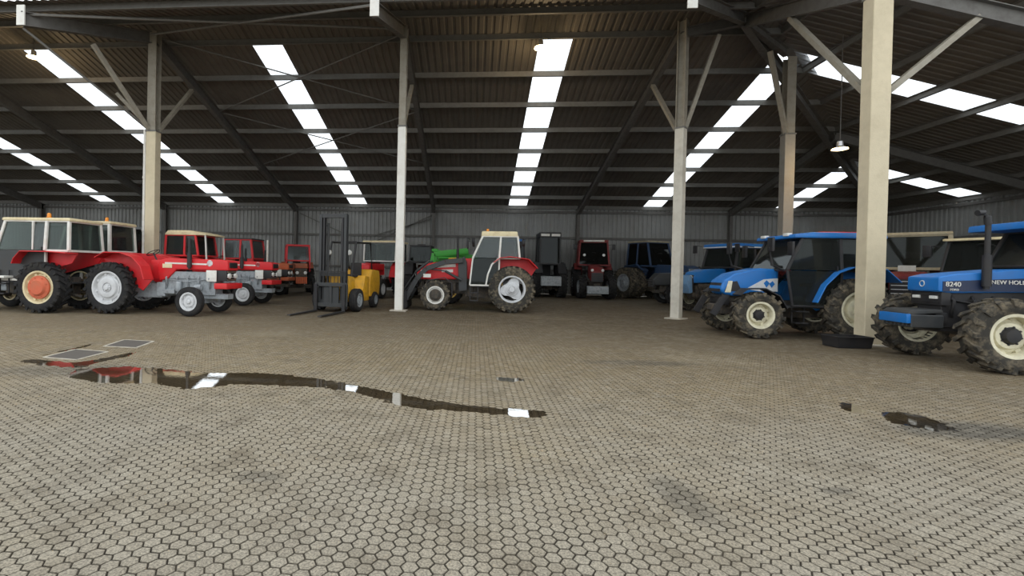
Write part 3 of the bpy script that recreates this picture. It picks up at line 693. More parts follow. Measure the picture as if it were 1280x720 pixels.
def tractor(name, label, loc, rz, group=None, **s):
    e = empty(name, (loc[0], loc[1], loc[2] if len(loc) > 2 else 0), rz, label, 'tractor', group)
    rr, rw, fr_, fw, wbs = s['rr'], s['rw'], s['fr'], s['fw'], s['wb']; tr, tf = s.get('tr', .8), s.get('tf', .75)
    tm = s.get('tyre', RUBBER); ftm = s.get('ftyre', tm)
    for sd in (1, -1):
        wheel(e, 'rear_wheel', 0, sd*tr, rr, rw, s['rrim'], s['rimmat'], tm, 'lug', s.get('dish', 'dish'), s.get('hub'), s.get('hubr'))
        if s.get('dual'): wheel(e, 'rear_wheel', 0, sd*(tr+rw+.08), rr, rw, s['rrim'], s['rimmat'], tm, 'lug', s.get('dish', 'dish'), s.get('hub'), s.get('hubr'))
        wheel(e, 'front_wheel', wbs, sd*tf, fr_, fw, s['frim'], s.get('frimmat', s['rimmat']), ftm, s.get('fstyle', 'lug'), s.get('fdish', 'dish'), s.get('fhub', s.get('hub')), s.get('fhubr'), s.get('steer', 0))
    cm = s.get('chassis', MUD); ez0, ez1 = s.get('ez', (.62, 1.25)); bx0, bx1 = s['bonnet'][0]
    m = MB(); m.box(-.35, bx0+.15, -.22, .22, .5, .95); m.tube([(0, -tr+rw*.3, rr), (0, tr-rw*.3, rr)], .14, 12); m.box(-.45, -.3, -.15, .15, .55, 1.1)
    m.box(bx0, bx0+.3, -.28, .28, .55, 1.0)
    for sd in (-1, 1): m.bar((-.3, sd*.3, .6), (-.95, sd*.38, .5), .05, .08); m.tube([(-.3, sd*.2, 1.05), (-.6, sd*.38, .95), (-.7, sd*.38, .5)], .025, 6)
    m.build('gearbox_and_rear_axle', cm, e, bevel=.03, seg=1)
    engine(e, bx0+.15, s.get('ex1', bx1-.3), s.get('ew', .42), ez0, ez1, s.get('enginemat', MUD))
    m = MB(); m.box(wbs-.1, wbs+.1, -tf+fw*.4, tf-fw*.4, fr_-.1, fr_+.08); m.box(wbs-.35, s.get('axf', bx1-.05), -.17, .17, fr_+.05, fr_+.22)
    for sd in (-1, 1): m.box(wbs-.08, wbs+.08, sd*(tf-fw*.75), sd*(tf-fw*.4), fr_-.12, fr_+.28 if s.get('fstyle') == 'rib' else fr_+.1)
    m.tube([(wbs-.2, -tf+fw*.5, fr_), (wbs-.2, tf-fw*.5, fr_)], .022, 6); m.build('front_axle', s.get('axlemat', cm), e, bevel=.02, seg=1)
    # bonnet: side outline
    bw = s.get('bw', .3); b = MB(); b.prism(s['bonnet'][1], -bw, bw); b.build('bonnet', s['paint'], e, bevel=s.get('bb', .05), seg=3)
    if s.get('grille'):
        gx0, gx1, gz0, gz1 = s['grille'][:4]; gm = s.get('grillemat', BLACK); g = MB(); g.box(gx0, gx1, -bw*.95, bw*.95, gz0, gz1); g.build('grille', gm, e, bevel=.02)
        n = s.get('slats', 5)
        for k in range(n):
            z = gz0+(gz1-gz0)*(k+.5)/n
            MB().box(gx1-.02, gx1+.015, -bw*.85, bw*.85, z-.012, z+.012).build('grille_slat', s.get('slatmat', CHROME), e, smooth=False)
    for lx, ly, lz in s.get('lights', []):
        for sd in (-1, 1): MB().lathe([(.085, -.03), (.09, .01), (.075, .025), (0, .035)], 14, (lx, sd*ly, lz), 'x').build('headlight', LENS, e)
    if s.get('fender'):
        fp = s['fender']; y0 = tr-rw/2-.06; y1 = s.get('fy', tr+rw*.35)
        for sd in (-1, 1):
            m = MB(); m.ribbon(fp, sd*y0, sd*y1, -.03 if fp[0][0] > fp[-1][0] else .03)
            pl = [(x, z) for x, z in fp]+[(fp[-1][0]*.75, max(rr*.9, fp[-1][1]-.35)), (fp[0][0]*.8, max(rr*.9, fp[0][1]-.3))]
            m.prism(pl, sd*y0, sd*(y0+.03)); m.build('fender', s.get('fendermat', s['paint']), e, bevel=.01, seg=1)
    if s.get('cab'): cab(e, s['cab'])
    else:
        seat(e, .05, 1.0, .45); swheel(e, .85, 1.95); m = MB(); m.box(.95, bx0+.1, -.25, .25, 1.1, 1.72); m.build('dashboard', s['paint'], e, bevel=.04)
    if s.get('stack'): stack(e, *s['stack'])
    if s.get('step'):
        sx, sz = s['step']
        for sd in (-1, 1):
            m = MB()
            for k in range(2): m.box(sx-.16, sx+.16, sd*.72, sd*.92, sz+k*.3, sz+k*.3+.03)
            m.bar((sx-.15, sd*.74, sz), (sx-.15, sd*.74, sz+.75), .03); m.bar((sx+.15, sd*.74, sz), (sx+.15, sd*.74, sz+.75), .03); m.build('step', BLACK, e, smooth=False)
    if s.get('weights'):
        wx, wz0, wz1, ww, wm = s['weights']
        for k in range(6):
            y = -ww/2+ww*(k+.5)/6; MB().box(wx, wx+.22, y-ww/13, y+ww/13, wz0, wz1).build('front_weight', wm, e, bevel=.015, seg=1)
    if s.get('mirrors'):
        mx, my, mz = s['mirrors']
        for sd in (-1, 1):
            m = MB(); m.tube([(mx-.1, sd*(my-.3), mz+.1), (mx, sd*my, mz+.15)], .015, 6); m.box(mx-.03, mx+.03, sd*my-.1, sd*my+.1, mz-.2, mz+.15); m.build('mirror', BLACK, e, bevel=.015)
    if s.get('hatch'):
        pass
    return e
def decal(e, pts, y, mat, name='decal', bw=None):
    for sd in (-1, 1): MB().sheet([(x, sd*y, z) for x, z in pts], .008).build(name, mat, e, smooth=False)

# ---- A: leftmost red tractor with white cab, facing left
tA = tractor('cab_tractor', 'red tractor at the left edge with white cab and orange-red rear wheel disc', (-13.35, 14.55), PI,
  rr=.79, rw=.42, fr=.5, fw=.26, wb=2.6, rrim=.49, frim=.26, rimmat=CREAM, frimmat=CREAM, tr=.78, tf=.72, fstyle='rib', hub=REDW, hubr=.36, dish='flat', tyre=RUBBER, ftyre=RUBBER,
  paint=RED, bw=.3, bonnet=((1.5, 3.2), [(1.45, 1.15), (1.45, 1.72), (2.2, 1.72), (3.2, 1.6), (3.25, 1.15)]), grille=(3.15, 3.27, .8, 1.5), lights=[(3.28, .18, 1.3)], ez=(.6, 1.2), enginemat=GREY,
  fender=[(-.92, 1.84), (-.3, 1.88), (.6, 1.88), (.8, 1.66), (.86, 1.5)], fy=1.0, step=(1.35, .55), stack=(2.4, .2, 1.7, 2.6, .035),
  cab=dict(side=[(-.75, 1.93), (-.7, 2.86), (1.45, 2.86), (1.7, 1.93)], xb=.02, wb=.68, wt=.62, pillar=WHITE, roof=CREAM, roof_t=.1, wideb=True, pw=.09, door_z=1.0, doormat=DGREY, beacon=(.0, .6), fglass=GLASS, floor=.95, seat_h=.55))
MB().box(.45, .5, .62, .7, 1.95, 2.84).build('door_post', WHITE, tA, bevel=.01, seg=1)
MB().sheet([(.05, .68, 1.98), (.05, .64, 2.75), (.43, .64, 2.75), (.43, .68, 1.98)], .02).build('sliding_window', LGLASS, tA, smooth=False)
MB().box(1.1, 1.9, .55, 1.0, 1.05, 1.12).build('footboard', WHITE, tA, bevel=.01)
decal(tA, [(1.75, 1.35), (1.75, 1.55), (2.3, 1.55), (2.3, 1.35)], .312, WHITE)

# ---- C and F: two matching vintage tractors facing right
def vintage(label, loc, rz, cabd=None, paint=RED, eng=GREY, steer=0, rimm=SILVER, grp=None, rr=.81, name='vintage_tractor'):
    e = tractor(name, label, loc, rz, grp, rr=rr, rw=.36, fr=.45, fw=.2, wb=2.72, rrim=.5, frim=.27, rimmat=rimm, tr=.78, tf=.78, fstyle='rib', dish='flat', hubr=.12, steer=steer,
      paint=paint, bw=.3, bonnet=((1.2, 3.65), [(1.25, 1.35), (1.2, 1.55), (1.32, 1.72), (1.6, 1.78), (3.45, 1.76), (3.66, 1.72), (3.68, 1.42), (3.4, 1.42), (1.9, 1.42), (1.6, 1.12), (1.3, 1.05)]), bb=.045,
      grille=(3.25, 3.62, 1.08, 1.42), slats=4, enginemat=eng, chassis=eng, axlemat=eng, ez=(.62, 1.38), ex1=3.2, ew=.44, lights=[(3.66, .17, 1.25)],
      fender=[(-.42, 1.73), (-.1, 1.9), (.45, 1.9), (.85, 1.78), (1.15, 1.5), (1.28, 1.08)], fy=.98, stack=(2.4, -.37, 1.45, 2.42, .045), cab=cabd)
    decal(e, [(1.5, 1.6), (1.5, 1.65), (2.95, 1.63), (2.95, 1.58)], .304, WHITE, 'side_stripe')
    decal(e, [(1.42, 1.47), (1.42, 1.6), (1.75, 1.6), (1.75, 1.47)], .305, CREAM, 'model_plate')
    for sd in (-1, 1):
        MB().prism([(2.95, 1.1), (2.95, 1.42), (3.3, 1.42), (3.3, 1.06), (3.0, 1.06)], sd*.3, sd*.33).build('grille_cheek', WHITE, e, bevel=.015)
        MB().lathe([(.0, .0), (.1, .0), (.1, .02), (.0, .03)], 14, (3.05, sd*.3, 1.64), 'y').build('badge', CHROME, e)
    MB().box(3.3, 3.74, -.46, .46, .84, 1.02).build('bumper_weight', paint, e, bevel=.03)
    MB().prism([(3.5, 1.5), (3.5, 1.7), (3.7, 1.67), (3.7, 1.5)], -.22, .22).build('nose_opening', BLACK, e, bevel=.03)
    return e
tC = vintage('red vintage tractor without a cab, silver wheels and bare grey engine', (-11.4, 14.95), -.05)
canopy = dict(side=[(-.75, 1.95), (-.72, 2.78), (.55, 2.78), (.7, 1.7)], xb=.1, wb=.68, wt=.66, pillar=RED, roof=CREAM, roof_t=.05, rise=.14, over=(.5, .05, .05), pw=.08, seat_h=.5, floor=1.0)
tF = vintage('red vintage tractor with cream canopy roof, right beside the cream column', (-11.85, 19.2), -.03, canopy, rr=.74)
for y_ in (-.66, .66):
    MB().bar((1.05, y_, 1.75), (.98, y_, 2.78), .05).build('canopy_post', WHITE, tF)

# ---- B: red tractor with white cab between A and C
tractor('cab_tractor', 'red tractor with white-pillared cab, parked just behind the vintage tractor without a cab', (-14.35, 17.0), 0.,
  rr=.7, rw=.36, fr=.42, fw=.2, wb=2.4, rrim=.45, frim=.24, rimmat=SILVER, tr=.68, tf=.68, fstyle='rib', paint=RED, bw=.3,
  bonnet=((1.1, 3.2), [(1.0, 1.1), (1.0, 1.98), (1.6, 1.98), (3.2, 1.85), (3.22, 1.3)]), grille=(3.1, 3.24, .9, 1.7), enginemat=MUD,
  fender=[(-.7, 1.3), (-.6, 1.7), (-.3, 1.93), (.5, 1.93), (.8, 1.5)], fy=.88, fendermat=RED,
  cab=dict(side=[(-.85, 2.0), (-.6, 3.0), (1.05, 3.0), (1.1, 2.0)], xb=.35, wb=.66, wt=.62, pillar=WHITE, roof=CREAM, roof_t=.1, pw=.1, beacon=(.85, -.5), fglass=GLASS, floor=1.2, door_z=1.4, doormat=RED))

# ---- D: dark cab behind the cream column
tractor('cab_tractor', 'dark tractor with grey roof, cab showing just left of the cream downpipe column', (-15.75, 20.75), PI,
  rr=.75, rw=.4, fr=.5, fw=.25, wb=2.5, rrim=.45, frim=.28, rimmat=GREY, tr=.75, tf=.72, paint=DRED, bw=.3,
  bonnet=((1.2, 3.2), [(1.1, 1.1), (1.1, 1.85), (3.1, 1.8), (3.2, 1.2)]), grille=(3.1, 3.24, .9, 1.6), fender=[(-.7, 1.4), (-.4, 1.8), (.4, 1.85), (.8, 1.5)],
  cab=dict(side=[(-.7, 1.9), (-.65, 3.1), (1.1, 3.1), (1.3, 1.9)], xb=.2, pillar=BLACK, roof=GREY, roof_t=.12, pw=.09, glass=GLASS, door_z=1.1, doormat=DRED))

# ---- G, H, I : orange / rust tractors deeper in the row
vintage('orange-brown vintage tractor without a cab, behind the cream-canopy tractor', (-13.4, 22.6), -.02, None, RUST, MUD, rimm=CREAMW)
redcab = dict(side=[(.25, 1.95), (.3, 2.95), (1.75, 2.95), (1.9, 1.95)], xb=1.2, wb=.7, wt=.66, pillar=RED, roof=DGREY, roof_t=.08, pw=.1, door_z=1.2, doormat=RED, fglass=LGLASS, glass=LGLASS)
tH = vintage('orange tractor with red two-window cab and a thin white exhaust pipe', (-13.45, 24.85), -.02, redcab, ORANGE, MUD, rimm=SILVER)
MB().tube([(2.55, -.42, 1.5), (2.55, -.42, 2.95)], .05, 10).build('white_exhaust_pipe', WHITE, tH)
cabI = dict(side=[(-.7, 1.95), (-.65, 2.85), (.9, 2.85), (1.1, 1.95)], xb=.2, wb=.68, wt=.64, pillar=RED, roof=RED, roof_t=.08, pw=.09, glass=LGLASS, door_z=1.3, doormat=RED)
tI = tractor('cab_tractor', 'rusty orange tractor with orange front weights, left of the forklift', (-11.1, 29.1), math.radians(-65),
  rr=.78, rw=.38, fr=.48, fw=.22, wb=2.6, rrim=.48, frim=.27, rimmat=SILVER, tr=.8, tf=.75, fstyle='rib', paint=RUST, bw=.34,
  bonnet=((1.2, 3.3), [(1.1, 1.1), (1.1, 1.8), (3.2, 1.78), (3.4, 1.7), (3.4, 1.5), (1.2, 1.3)]), grille=(3.15, 3.36, .95, 1.5), grillemat=MUD, slatmat=MUD, lights=[(3.38, .22, 1.25)],
  fender=[(-.7, 1.4), (-.4, 1.8), (.4, 1.85), (.8, 1.5)], fendermat=RUST, weights=(3.42, .65, 1.02, .62, ORANGE), cab=cabI)

# ---- J: red tractor with cream canopy behind the forklift
tractor('canopy_tractor', 'red tractor with cream flat roof and red fender, between forklift and slim white column', (-5.15, 27.6), math.radians(-101),
  rr=.85, rw=.42, fr=.5, fw=.24, wb=2.5, rrim=.5, frim=.28, rimmat=SILVER, tr=.85, tf=.72, fstyle='rib', paint=RED, bw=.32,
  bonnet=((1.2, 3.2), [(1.1, 1.2), (1.1, 1.85), (3.0, 1.85), (3.2, 1.75), (3.22, 1.5), (1.2, 1.5)]), grille=(2.9, 3.18, .95, 1.5), grillemat=DGREY, lights=[(3.2, .2, 1.4)],
  fender=[(-.7, 1.4), (-.4, 1.9), (.4, 1.95), (.8, 1.7), (1.1, 1.1)], fendermat=RED, fy=1.1,
  cab=dict(side=[(-.8, 2.0), (-.78, 3.05), (1.0, 3.05), (1.1, 2.0)], xb=.2, wb=.95, wt=.95, pillar=WHITE, roof=CREAM, roof_t=.1, pw=.08, glass=GLASS, over=(.15, .1, .08)))
# ---- K
tractor('cab_tractor', 'dark tractor seen from behind, half hidden by the slim white column', (-3.0, 26.6), math.radians(90),
  rr=.95, rw=.45, fr=.6, fw=.3, wb=2.6, rrim=.5, frim=.3, rimmat=DRED, tr=.65, tf=.65, paint=DRED, bw=.32,
  bonnet=((1.2, 3.2), [(1.1, 1.2), (1.1, 1.85), (3.0, 1.85), (3.2, 1.75), (3.22, 1.5), (1.2, 1.5)]), fender=[(-.95, 1.3), (-.6, 1.9), (.4, 2.0), (.9, 1.6)], fendermat=BLACK,
  cab=dict(side=[(-.6, 2.0), (-.55, 2.85), (1.0, 2.85), (1.2, 2.0)], xb=.2, wb=.6, wt=.55, pillar=BLACK, roof=BLACK, roof_t=.06, pw=.07, glass=DGLASS))

# ---- L: red and white tractor with front loader
tL = tractor('loader_tractor', 'red tractor with cream-roofed white cab and black front loader, facing left mid hall', (1.42, 19.45), PI,
  rr=.9, rw=.48, fr=.6, fw=.36, wb=2.95, rrim=.5, frim=.33, rimmat=SILVER, frimmat=WHITE, tr=.68, tf=.68, dish='star', fdish='flat', hub=SILVER, hubr=.17, fhub=MUD, fhubr=.24, tyre=DRUBBER, paint=RED, bw=.33,
  bonnet=((1.5, 3.75), [(1.55, 1.25), (1.5, 2.08), (2.2, 2.04), (3.5, 1.8), (3.75, 1.6), (3.75, 1.2), (2.8, 1.2)]), grille=(3.7, 3.8, .9, 1.55), lights=[(3.8, .2, 1.45)], ez=(.65, 1.3), ex1=3.4,
  fender=[(-.95, 1.7), (-.6, 2.05), (.1, 2.13), (.45, 2.08), (.72, 1.9)], fy=.98, step=(1.45, .42), stack=(2.15, -.36, 1.9, 3.0, .035),
  mirrors=(1.75, 1.0, 2.7),
  cab=dict(side=[(-.28, 2.08), (-.2, 2.93), (1.15, 2.93), (1.52, 2.05)], xb=.5, bt=-.05, wb=.76, wt=.68, pillar=WHITE, roof=CREAM, roof_t=.2, pw=.075, door_z=1.02, glassdoor=True, lowglass=DGLASS, glass=LGLASS, xfd=1.62, beacon=(.95, 0), over=(.06, .0, .04), floor=1.0, seat_h=.65))
decal(tL, [(2.2, 1.72), (2.2, 1.84), (3.4, 1.72), (3.3, 1.64)], .335, WHITE, 'side_stripe')
decal(tL, [(2.3, 1.5), (2.3, 1.62), (2.75, 1.6), (2.75, 1.5)], .335, WHITE, 'name_strip')
for sd in (-1, 1):
    MB().sheet([(2.05, sd*.48, .75), (2.1, sd*.48, 1.95), (1.85, sd*.48, 2.15), (1.75, sd*.48, 1.9), (1.72, sd*.48, .8)], .1).build('loader_stand', DGREY, tL, bevel=.01, seg=1)
    MB().ribbon([(3.45, .9), (3.2, 1.2), (2.6, 1.3), (2.3, 1.1), (2.28, .55)], sd*.55, sd*.86, .03).build('front_mudguard', BLACK, tL)
    MB().lathe([(0, -.02), (.09, -.02), (.09, .02), (0, .02)], 14, (3.48, sd*.62, 1.5), 'y').build('pivot_boss', WHITE, tL)
for sd in (-1, 1):
    m = MB(); P = [(1.9, 1.98), (2.6, 1.9), (3.35, 1.62), (3.72, 1.2), (4.2, .3)]
    for a, b in zip(P[:-1], P[1:]): m.bar((a[0], sd*.6, a[1]), (b[0], sd*.6, b[1]), .1, .2)
    a = m.build('loader_arm', DGREY, tL, bevel=.015, seg=1)
    c = MB(); c.tube([(1.95, sd*.6, 1.2), (2.6, sd*.6, 1.55)], .05, 8); c.tube([(2.6, sd*.6, 1.55), (3.3, sd*.6, 1.62)], .025, 8)
    c.tube([(3.2, sd*.6, 1.95), (3.75, sd*.6, 1.5)], .05, 8); c.tube([(3.75, sd*.6, 1.5), (4.25, sd*.6, .75)], .025, 8); c.build('hydraulic_ram', DGREY, a)
    d = MB(); d.box(3.15, 3.45, sd*.66, sd*.675, 1.28, 1.42); d.build('loader_decal', WHITE, a, smooth=False)
m = MB(); m.prism([(4.05, .12), (4.1, .75), (4.2, .78), (4.3, .2), (4.3, .05), (4.1, .03)], -.7, .7); m.box(4.0, 4.1, -.75, .75, .35, .42); m.build('loader_headstock', BLACK, tL, bevel=.02, seg=1)
MB().tube([(3.9, -.6, .9), (3.9, .6, .9)], .07, 10).build('loader_cross_tube', DGREY, tL)

# ---- M: green tractor hidden behind L
tM = tractor('green_tractor', 'green tractor mostly hidden behind the red loader tractor', (1.55, 23.2), PI,
  rr=.9, rw=.45, fr=.6, fw=.34, wb=2.7, rrim=.5, frim=.3, rimmat=YELW, tr=.78, tf=.72, paint=GREEN, bw=.34,
  bonnet=((1.4, 4.1), [(1.4, 1.3), (1.4, 2.3), (2.0, 2.36), (3.2, 2.2), (3.45, 2.0), (3.45, 1.3)]), grille=(3.4, 3.5, 1.0, 1.6), fender=[(-1.0, 1.7), (-.6, 2.1), (.4, 2.2), (1.0, 1.8)],
  cab=dict(side=[(-.5, 2.2), (-.45, 2.85), (1.15, 2.85), (1.4, 2.2)], xb=.3, pillar=BLACK, roof=BLACK, roof_t=.06, pw=.08, glass=DGLASS))
for sd in (-1, 1):
    m = MB(); m.bar((1.9, sd*.75, 2.5), (3.5, sd*.75, 2.32), .12, .26); m.bar((3.5, sd*.75, 2.36), (3.7, sd*.75, 1.2), .12, .2); m.cbox((3.45, sd*.75, 2.5), (.3, .16, .14)); m.tube([(2.2, sd*.75, 2.15), (3.3, sd*.75, 2.15)], .05, 8); m.build('loader_arm', GREEN, tM, bevel=.02)
decal(tM, [(2.3, 2.05), (2.3, 2.18), (2.8, 2.15), (2.8, 2.03)], .86, YELLOW)

# ---- N: two dark cabs behind M
tractor('cab_tractor', 'blue-roofed dark blue tractor far back, directly right of the cream-roofed loader tractor cab', (2.5, 31.8), math.radians(90),
  rr=.98, rw=.5, fr=.7, fw=.4, wb=2.8, rrim=.55, frim=.36, rimmat=GREY, tr=.62, tf=.6, paint=DBLUE, bw=.36,
  bonnet=((1.4, 3.6), [(1.4, 1.3), (1.4, 2.1), (3.4, 2.0), (3.6, 1.3)]), fender=[(-1.0, 1.5), (-.6, 2.1), (.4, 2.2), (1.0, 1.8)], fendermat=DBLUE,
  cab=dict(side=[(-.6, 2.1), (-.55, 3.5), (1.1, 3.5), (1.3, 2.1)], xb=.3, wb=.62, wt=.6, pillar=BLACK, roof=BLUE, roof_t=.16, pw=.1, glass=BGLASS))
tN = tractor('cab_tractor', 'tall black-cabbed tractor with white roof lamps, seen from behind against back wall', (4.6, 30.8), math.radians(90),
  rr=1.0, rw=.5, fr=.7, fw=.4, wb=2.8, rrim=.55, frim=.36, rimmat=GREY, tr=.78, tf=.76, paint=BLACK, bw=.36,
  bonnet=((1.4, 3.6), [(1.4, 1.3), (1.4, 2.1), (3.4, 2.0), (3.6, 1.3)]), fender=[(-1.0, 1.5), (-.6, 2.1), (.4, 2.2), (1.0, 1.8)], fendermat=BLACK,
  cab=dict(side=[(-.6, 2.1), (-.55, 3.75), (1.1, 3.75), (1.3, 2.1)], xb=.3, wb=.62, wt=.6, pillar=BLACK, roof=BLACK, roof_t=.3, pw=.1, glass=BGLASS))
for y in (-.32, .32): MB().box(-.68, -.62, y-.26, y+.26, 3.8, 3.95).build('roof_lamp', WHITE, tN, bevel=.01)
MB().prism([(-1.3, .75), (-1.3, 1.3), (-1.0, 1.35), (-.9, .8)], -.6, .6).build('rear_weight', GREY, tN, bevel=.03)

# ---- O: dark red tractor facing camera
tO = tractor('cab_tractor', 'dark red tractor facing the camera against the back wall, far middle right', (7.85, 33.3), math.radians(-98),
  rr=1.0, rw=.52, fr=.72, fw=.42, wb=2.8, rrim=.55, frim=.38, rimmat=GREY, tr=1.0, tf=.85, paint=DRED, bw=.36, steer=.15,
  bonnet=((1.4, 3.7), [(1.3, 1.3), (1.3, 2.15), (3.3, 1.95), (3.7, 1.7), (3.7, 1.1)]), grille=(3.66, 3.74, 1.05, 1.6), slatmat=DGREY, lights=[(3.74, .3, 1.75), (1.45, .6, 2.75)],
  fender=[(-1.0, 1.5), (-.6, 2.1), (.4, 2.2), (1.0, 1.8)], fendermat=DRED, mirrors=(1.4, 1.2, 3.3),
  cab=dict(side=[(-.6, 2.1), (-.55, 3.6), (1.1, 3.6), (1.4, 2.1)], xb=.3, wb=.95, wt=.85, pillar=DRED, roof=DRED, roof_t=.15, pw=.1, glass=BGLASS))
MB().box(1.2, 1.26, -.65, .65, 3.62, 3.74).build('roof_light_bar', WHITE, tO, bevel=.02)
MB().box(3.7, 4.3, -.6, .6, .35, .8).build('front_linkage_weight', GREY, tO, bevel=.03)

# ---- P: dark blue tractor with twin rear tyres
tP = tractor('cab_tractor', 'dark blue tractor with twin rear wheels and bent exhaust stack, far back right', (11.1, 32.7), math.radians(-66),
  rr=1.0, rw=.5, fr=.65, fw=.36, wb=2.9, rrim=.55, frim=.36, rimmat=GREY, tr=.9, tf=.85, dual=True, tyre=DRUBBER, paint=DBLUE, bw=.4,
  bonnet=((1.4, 3.9), [(1.3, 1.3), (1.3, 2.2), (3.6, 2.15), (3.9, 2.05), (3.9, 1.2)]), grille=(3.86, 3.95, 1.3, 1.95), grillemat=GREY, slatmat=DGREY, lights=[(3.95, .33, 1.2)],
  fender=[(-1.0, 1.5), (-.6, 2.1), (.4, 2.2), (1.0, 1.8)], fendermat=DBLUE, stack=(2.1, .5, 2.0, 3.9, .07, -.3),
  cab=dict(side=[(-.6, 2.1), (-.55, 3.6), (1.1, 3.6), (1.5, 2.1)], xb=.3, wb=.9, wt=.8, pillar=DBLUE, roof=BEIGE, roof_t=.12, pw=.1, glass=BGLASS))

# ---- Q: small grey tractor behind the column
tractor('old_tractor', 'small dark grey tractor peeking out left of the off-white column', (12.9, 26.7), PI,
  rr=.8, rw=.4, fr=.55, fw=.26, wb=2.5, rrim=.45, frim=.3, rimmat=GREY, tr=.8, tf=.75, paint=DGREY, bw=.4,
  bonnet=((1.2, 3.4), [(1.1, 1.1), (1.1, 1.75), (3.2, 1.65), (3.5, 1.3), (3.4, 1.0)]), grille=(3.4, 3.5, .9, 1.3), fender=[(-.7, 1.4), (-.4, 1.8), (.4, 1.85), (.8, 1.5)], stack=(2.4, .2, 1.6, 2.4, .04))

# ---- R: second blue tractor behind S
tR = tractor('cab_tractor', 'blue tractor with white-banded blue roof, behind and left of the big blue one', (12.0, 22.7), math.radians(201),
  rr=.9, rw=.46, fr=.62, fw=.36, wb=2.3, rrim=.5, frim=.32, rimmat=CREAMW, tr=.8, tf=.8, tyre=DRUBBER, paint=BLUE, bw=.3,
  bonnet=((1.4, 3.0), [(1.3, 1.3), (1.3, 1.9), (2.4, 1.84), (2.85, 1.72), (3.05, 1.5), (3.0, 1.25)]), grille=(2.98, 3.08, 1.0, 1.6), slatmat=DGREY, lights=[(3.08, .2, 1.5)], ex1=2.8,
  fender=[(-1.0, 1.6), (-.6, 2.0), (.4, 2.05), (1.0, 1.75)], fendermat=BLUE, mirrors=(1.6, 1.1, 2.8),
  cab=dict(side=[(-.6, 1.95), (-.55, 2.8), (1.2, 2.8), (1.4, 1.95)], xb=.3, wb=.85, wt=.78, pillar=BLACK, roof=BLUE, roof_t=.2, band=WHITE, over=(.15, .12, .1), pw=.09, glass=DGLASS, door_z=1.2, glassdoor=True))
MB().prism([(3.1, .85), (3.15, 1.55), (3.3, 1.6), (3.4, 1.2), (3.25, .8)], -.35, .35).build('front_weight', PBLUE, tR, bevel=.03)
# ---- S: big blue tractor beside the near column
tS = tractor('cab_tractor', 'big blue tractor with cream front wheels and black-framed glass cab, facing left', (9.75, 14.02), PI,
  rr=.8, rw=.44, fr=.6, fw=.38, wb=2.42, rrim=.46, frim=.33, rimmat=CREAMW, tr=.82, tf=.86, tyre=DRUBBER, ftyre=DRUBBER, fdish='deep', hub=CREAMW, hubr=.2, fhub=BLACK, fhubr=.17, paint=BLUE, bw=.36,
  bonnet=((1.6, 3.25), [(1.62, 1.2), (1.6, 1.8), (2.1, 1.82), (2.75, 1.66), (3.02, 1.46), (3.1, 1.22), (3.0, 1.1), (2.8, 1.05), (2.3, 1.08)]), bb=.09, grille=(2.85, 3.05, .8, 1.08), slats=2, slatmat=BLACK, ez=(.55, 1.15), ex1=3.0,
  fender=[(-.9, 1.5), (-.55, 1.82), (.2, 1.86), (.55, 1.72), (.85, 1.4), (1.05, .95)], fy=1.04, step=(1.35, .4), mirrors=(1.75, 1.05, 2.35),
  cab=dict(side=[(-.5, 1.78), (-.5, 2.62), (1.3, 2.62), (1.7, 1.7)], xb=.38, wb=.84, wt=.76, pillar=BLACK, roof=BLUE, roof_t=.1, rise=.05, over=(.25, .2, .1), pw=.07, glass=DGLASS, door_z=.85, xfd=1.55, glassdoor=True, floor=.85, seat_h=.55))
for sd in (-1, 1):
    MB().sheet([(3.0, sd*.365, 1.18), (2.9, sd*.365, 1.42), (2.68, sd*.367, 1.46), (2.55, sd*.367, 1.18)], .012).build('headlamp_glass', BLACK, tS, smooth=False)
    MB().sheet([(2.99, sd*.372, 1.15), (2.9, sd*.372, 1.46), (2.8, sd*.372, 1.46), (2.84, sd*.372, 1.15)], .012).build('amber_white_lamp', CREAMW, tS, smooth=False)
    MB().sheet([(2.45, sd*.365, 1.25), (2.0, sd*.365, 1.52), (1.64, sd*.365, 1.56), (1.64, sd*.365, 1.2), (2.1, sd*.365, 1.2)], .012).build('silver_swoosh', SILVER, tS, smooth=False)
    MB().sheet([(1.93, sd*.374, 1.3), (1.85, sd*.374, 1.42), (1.93, sd*.374, 1.5), (2.0, sd*.374, 1.42)], .012).build('leaf_emblem', BLUE, tS, smooth=False)
    MB().sheet([(1.8, sd*.374, 1.3), (1.72, sd*.374, 1.4), (1.78, sd*.374, 1.48), (1.86, sd*.374, 1.4)], .012).build('leaf_emblem', BLUE, tS, smooth=False)
    MB().ribbon([(2.95, 1.12), (2.75, 1.28), (2.3, 1.3), (1.95, 1.12), (1.75, .8)], sd*.68, sd*1.02, .03).build('front_mudguard', BLACK, tS)
    MB().bar((3.1, sd*.5, 1.0), (3.35, sd*.5, .55), .07, .16).build('front_linkage_arm', BLACK, tS, smooth=False)
    m = MB(); m.tube([(1.75, sd*.8, 1.75), (2.15, sd*.98, 1.9), (2.25, sd*1.0, 2.35)], .03, 6); m.box(2.18, 2.24, sd*.9, sd*1.12, 2.25, 2.6); m.build('mirror', BLACK, tS, bevel=.01)
MB().sheet([(3.1, -.3, 1.16), (3.1, .3, 1.16), (3.04, .3, 1.4), (3.04, -.3, 1.4)], .012).build('nose_grille', BLACK, tS, smooth=False)
for y in (-.5, .5): MB().box(1.45, 1.57, y-.1, y+.1, 2.68, 2.76).build('work_lamp', LENS, tS, bevel=.01)

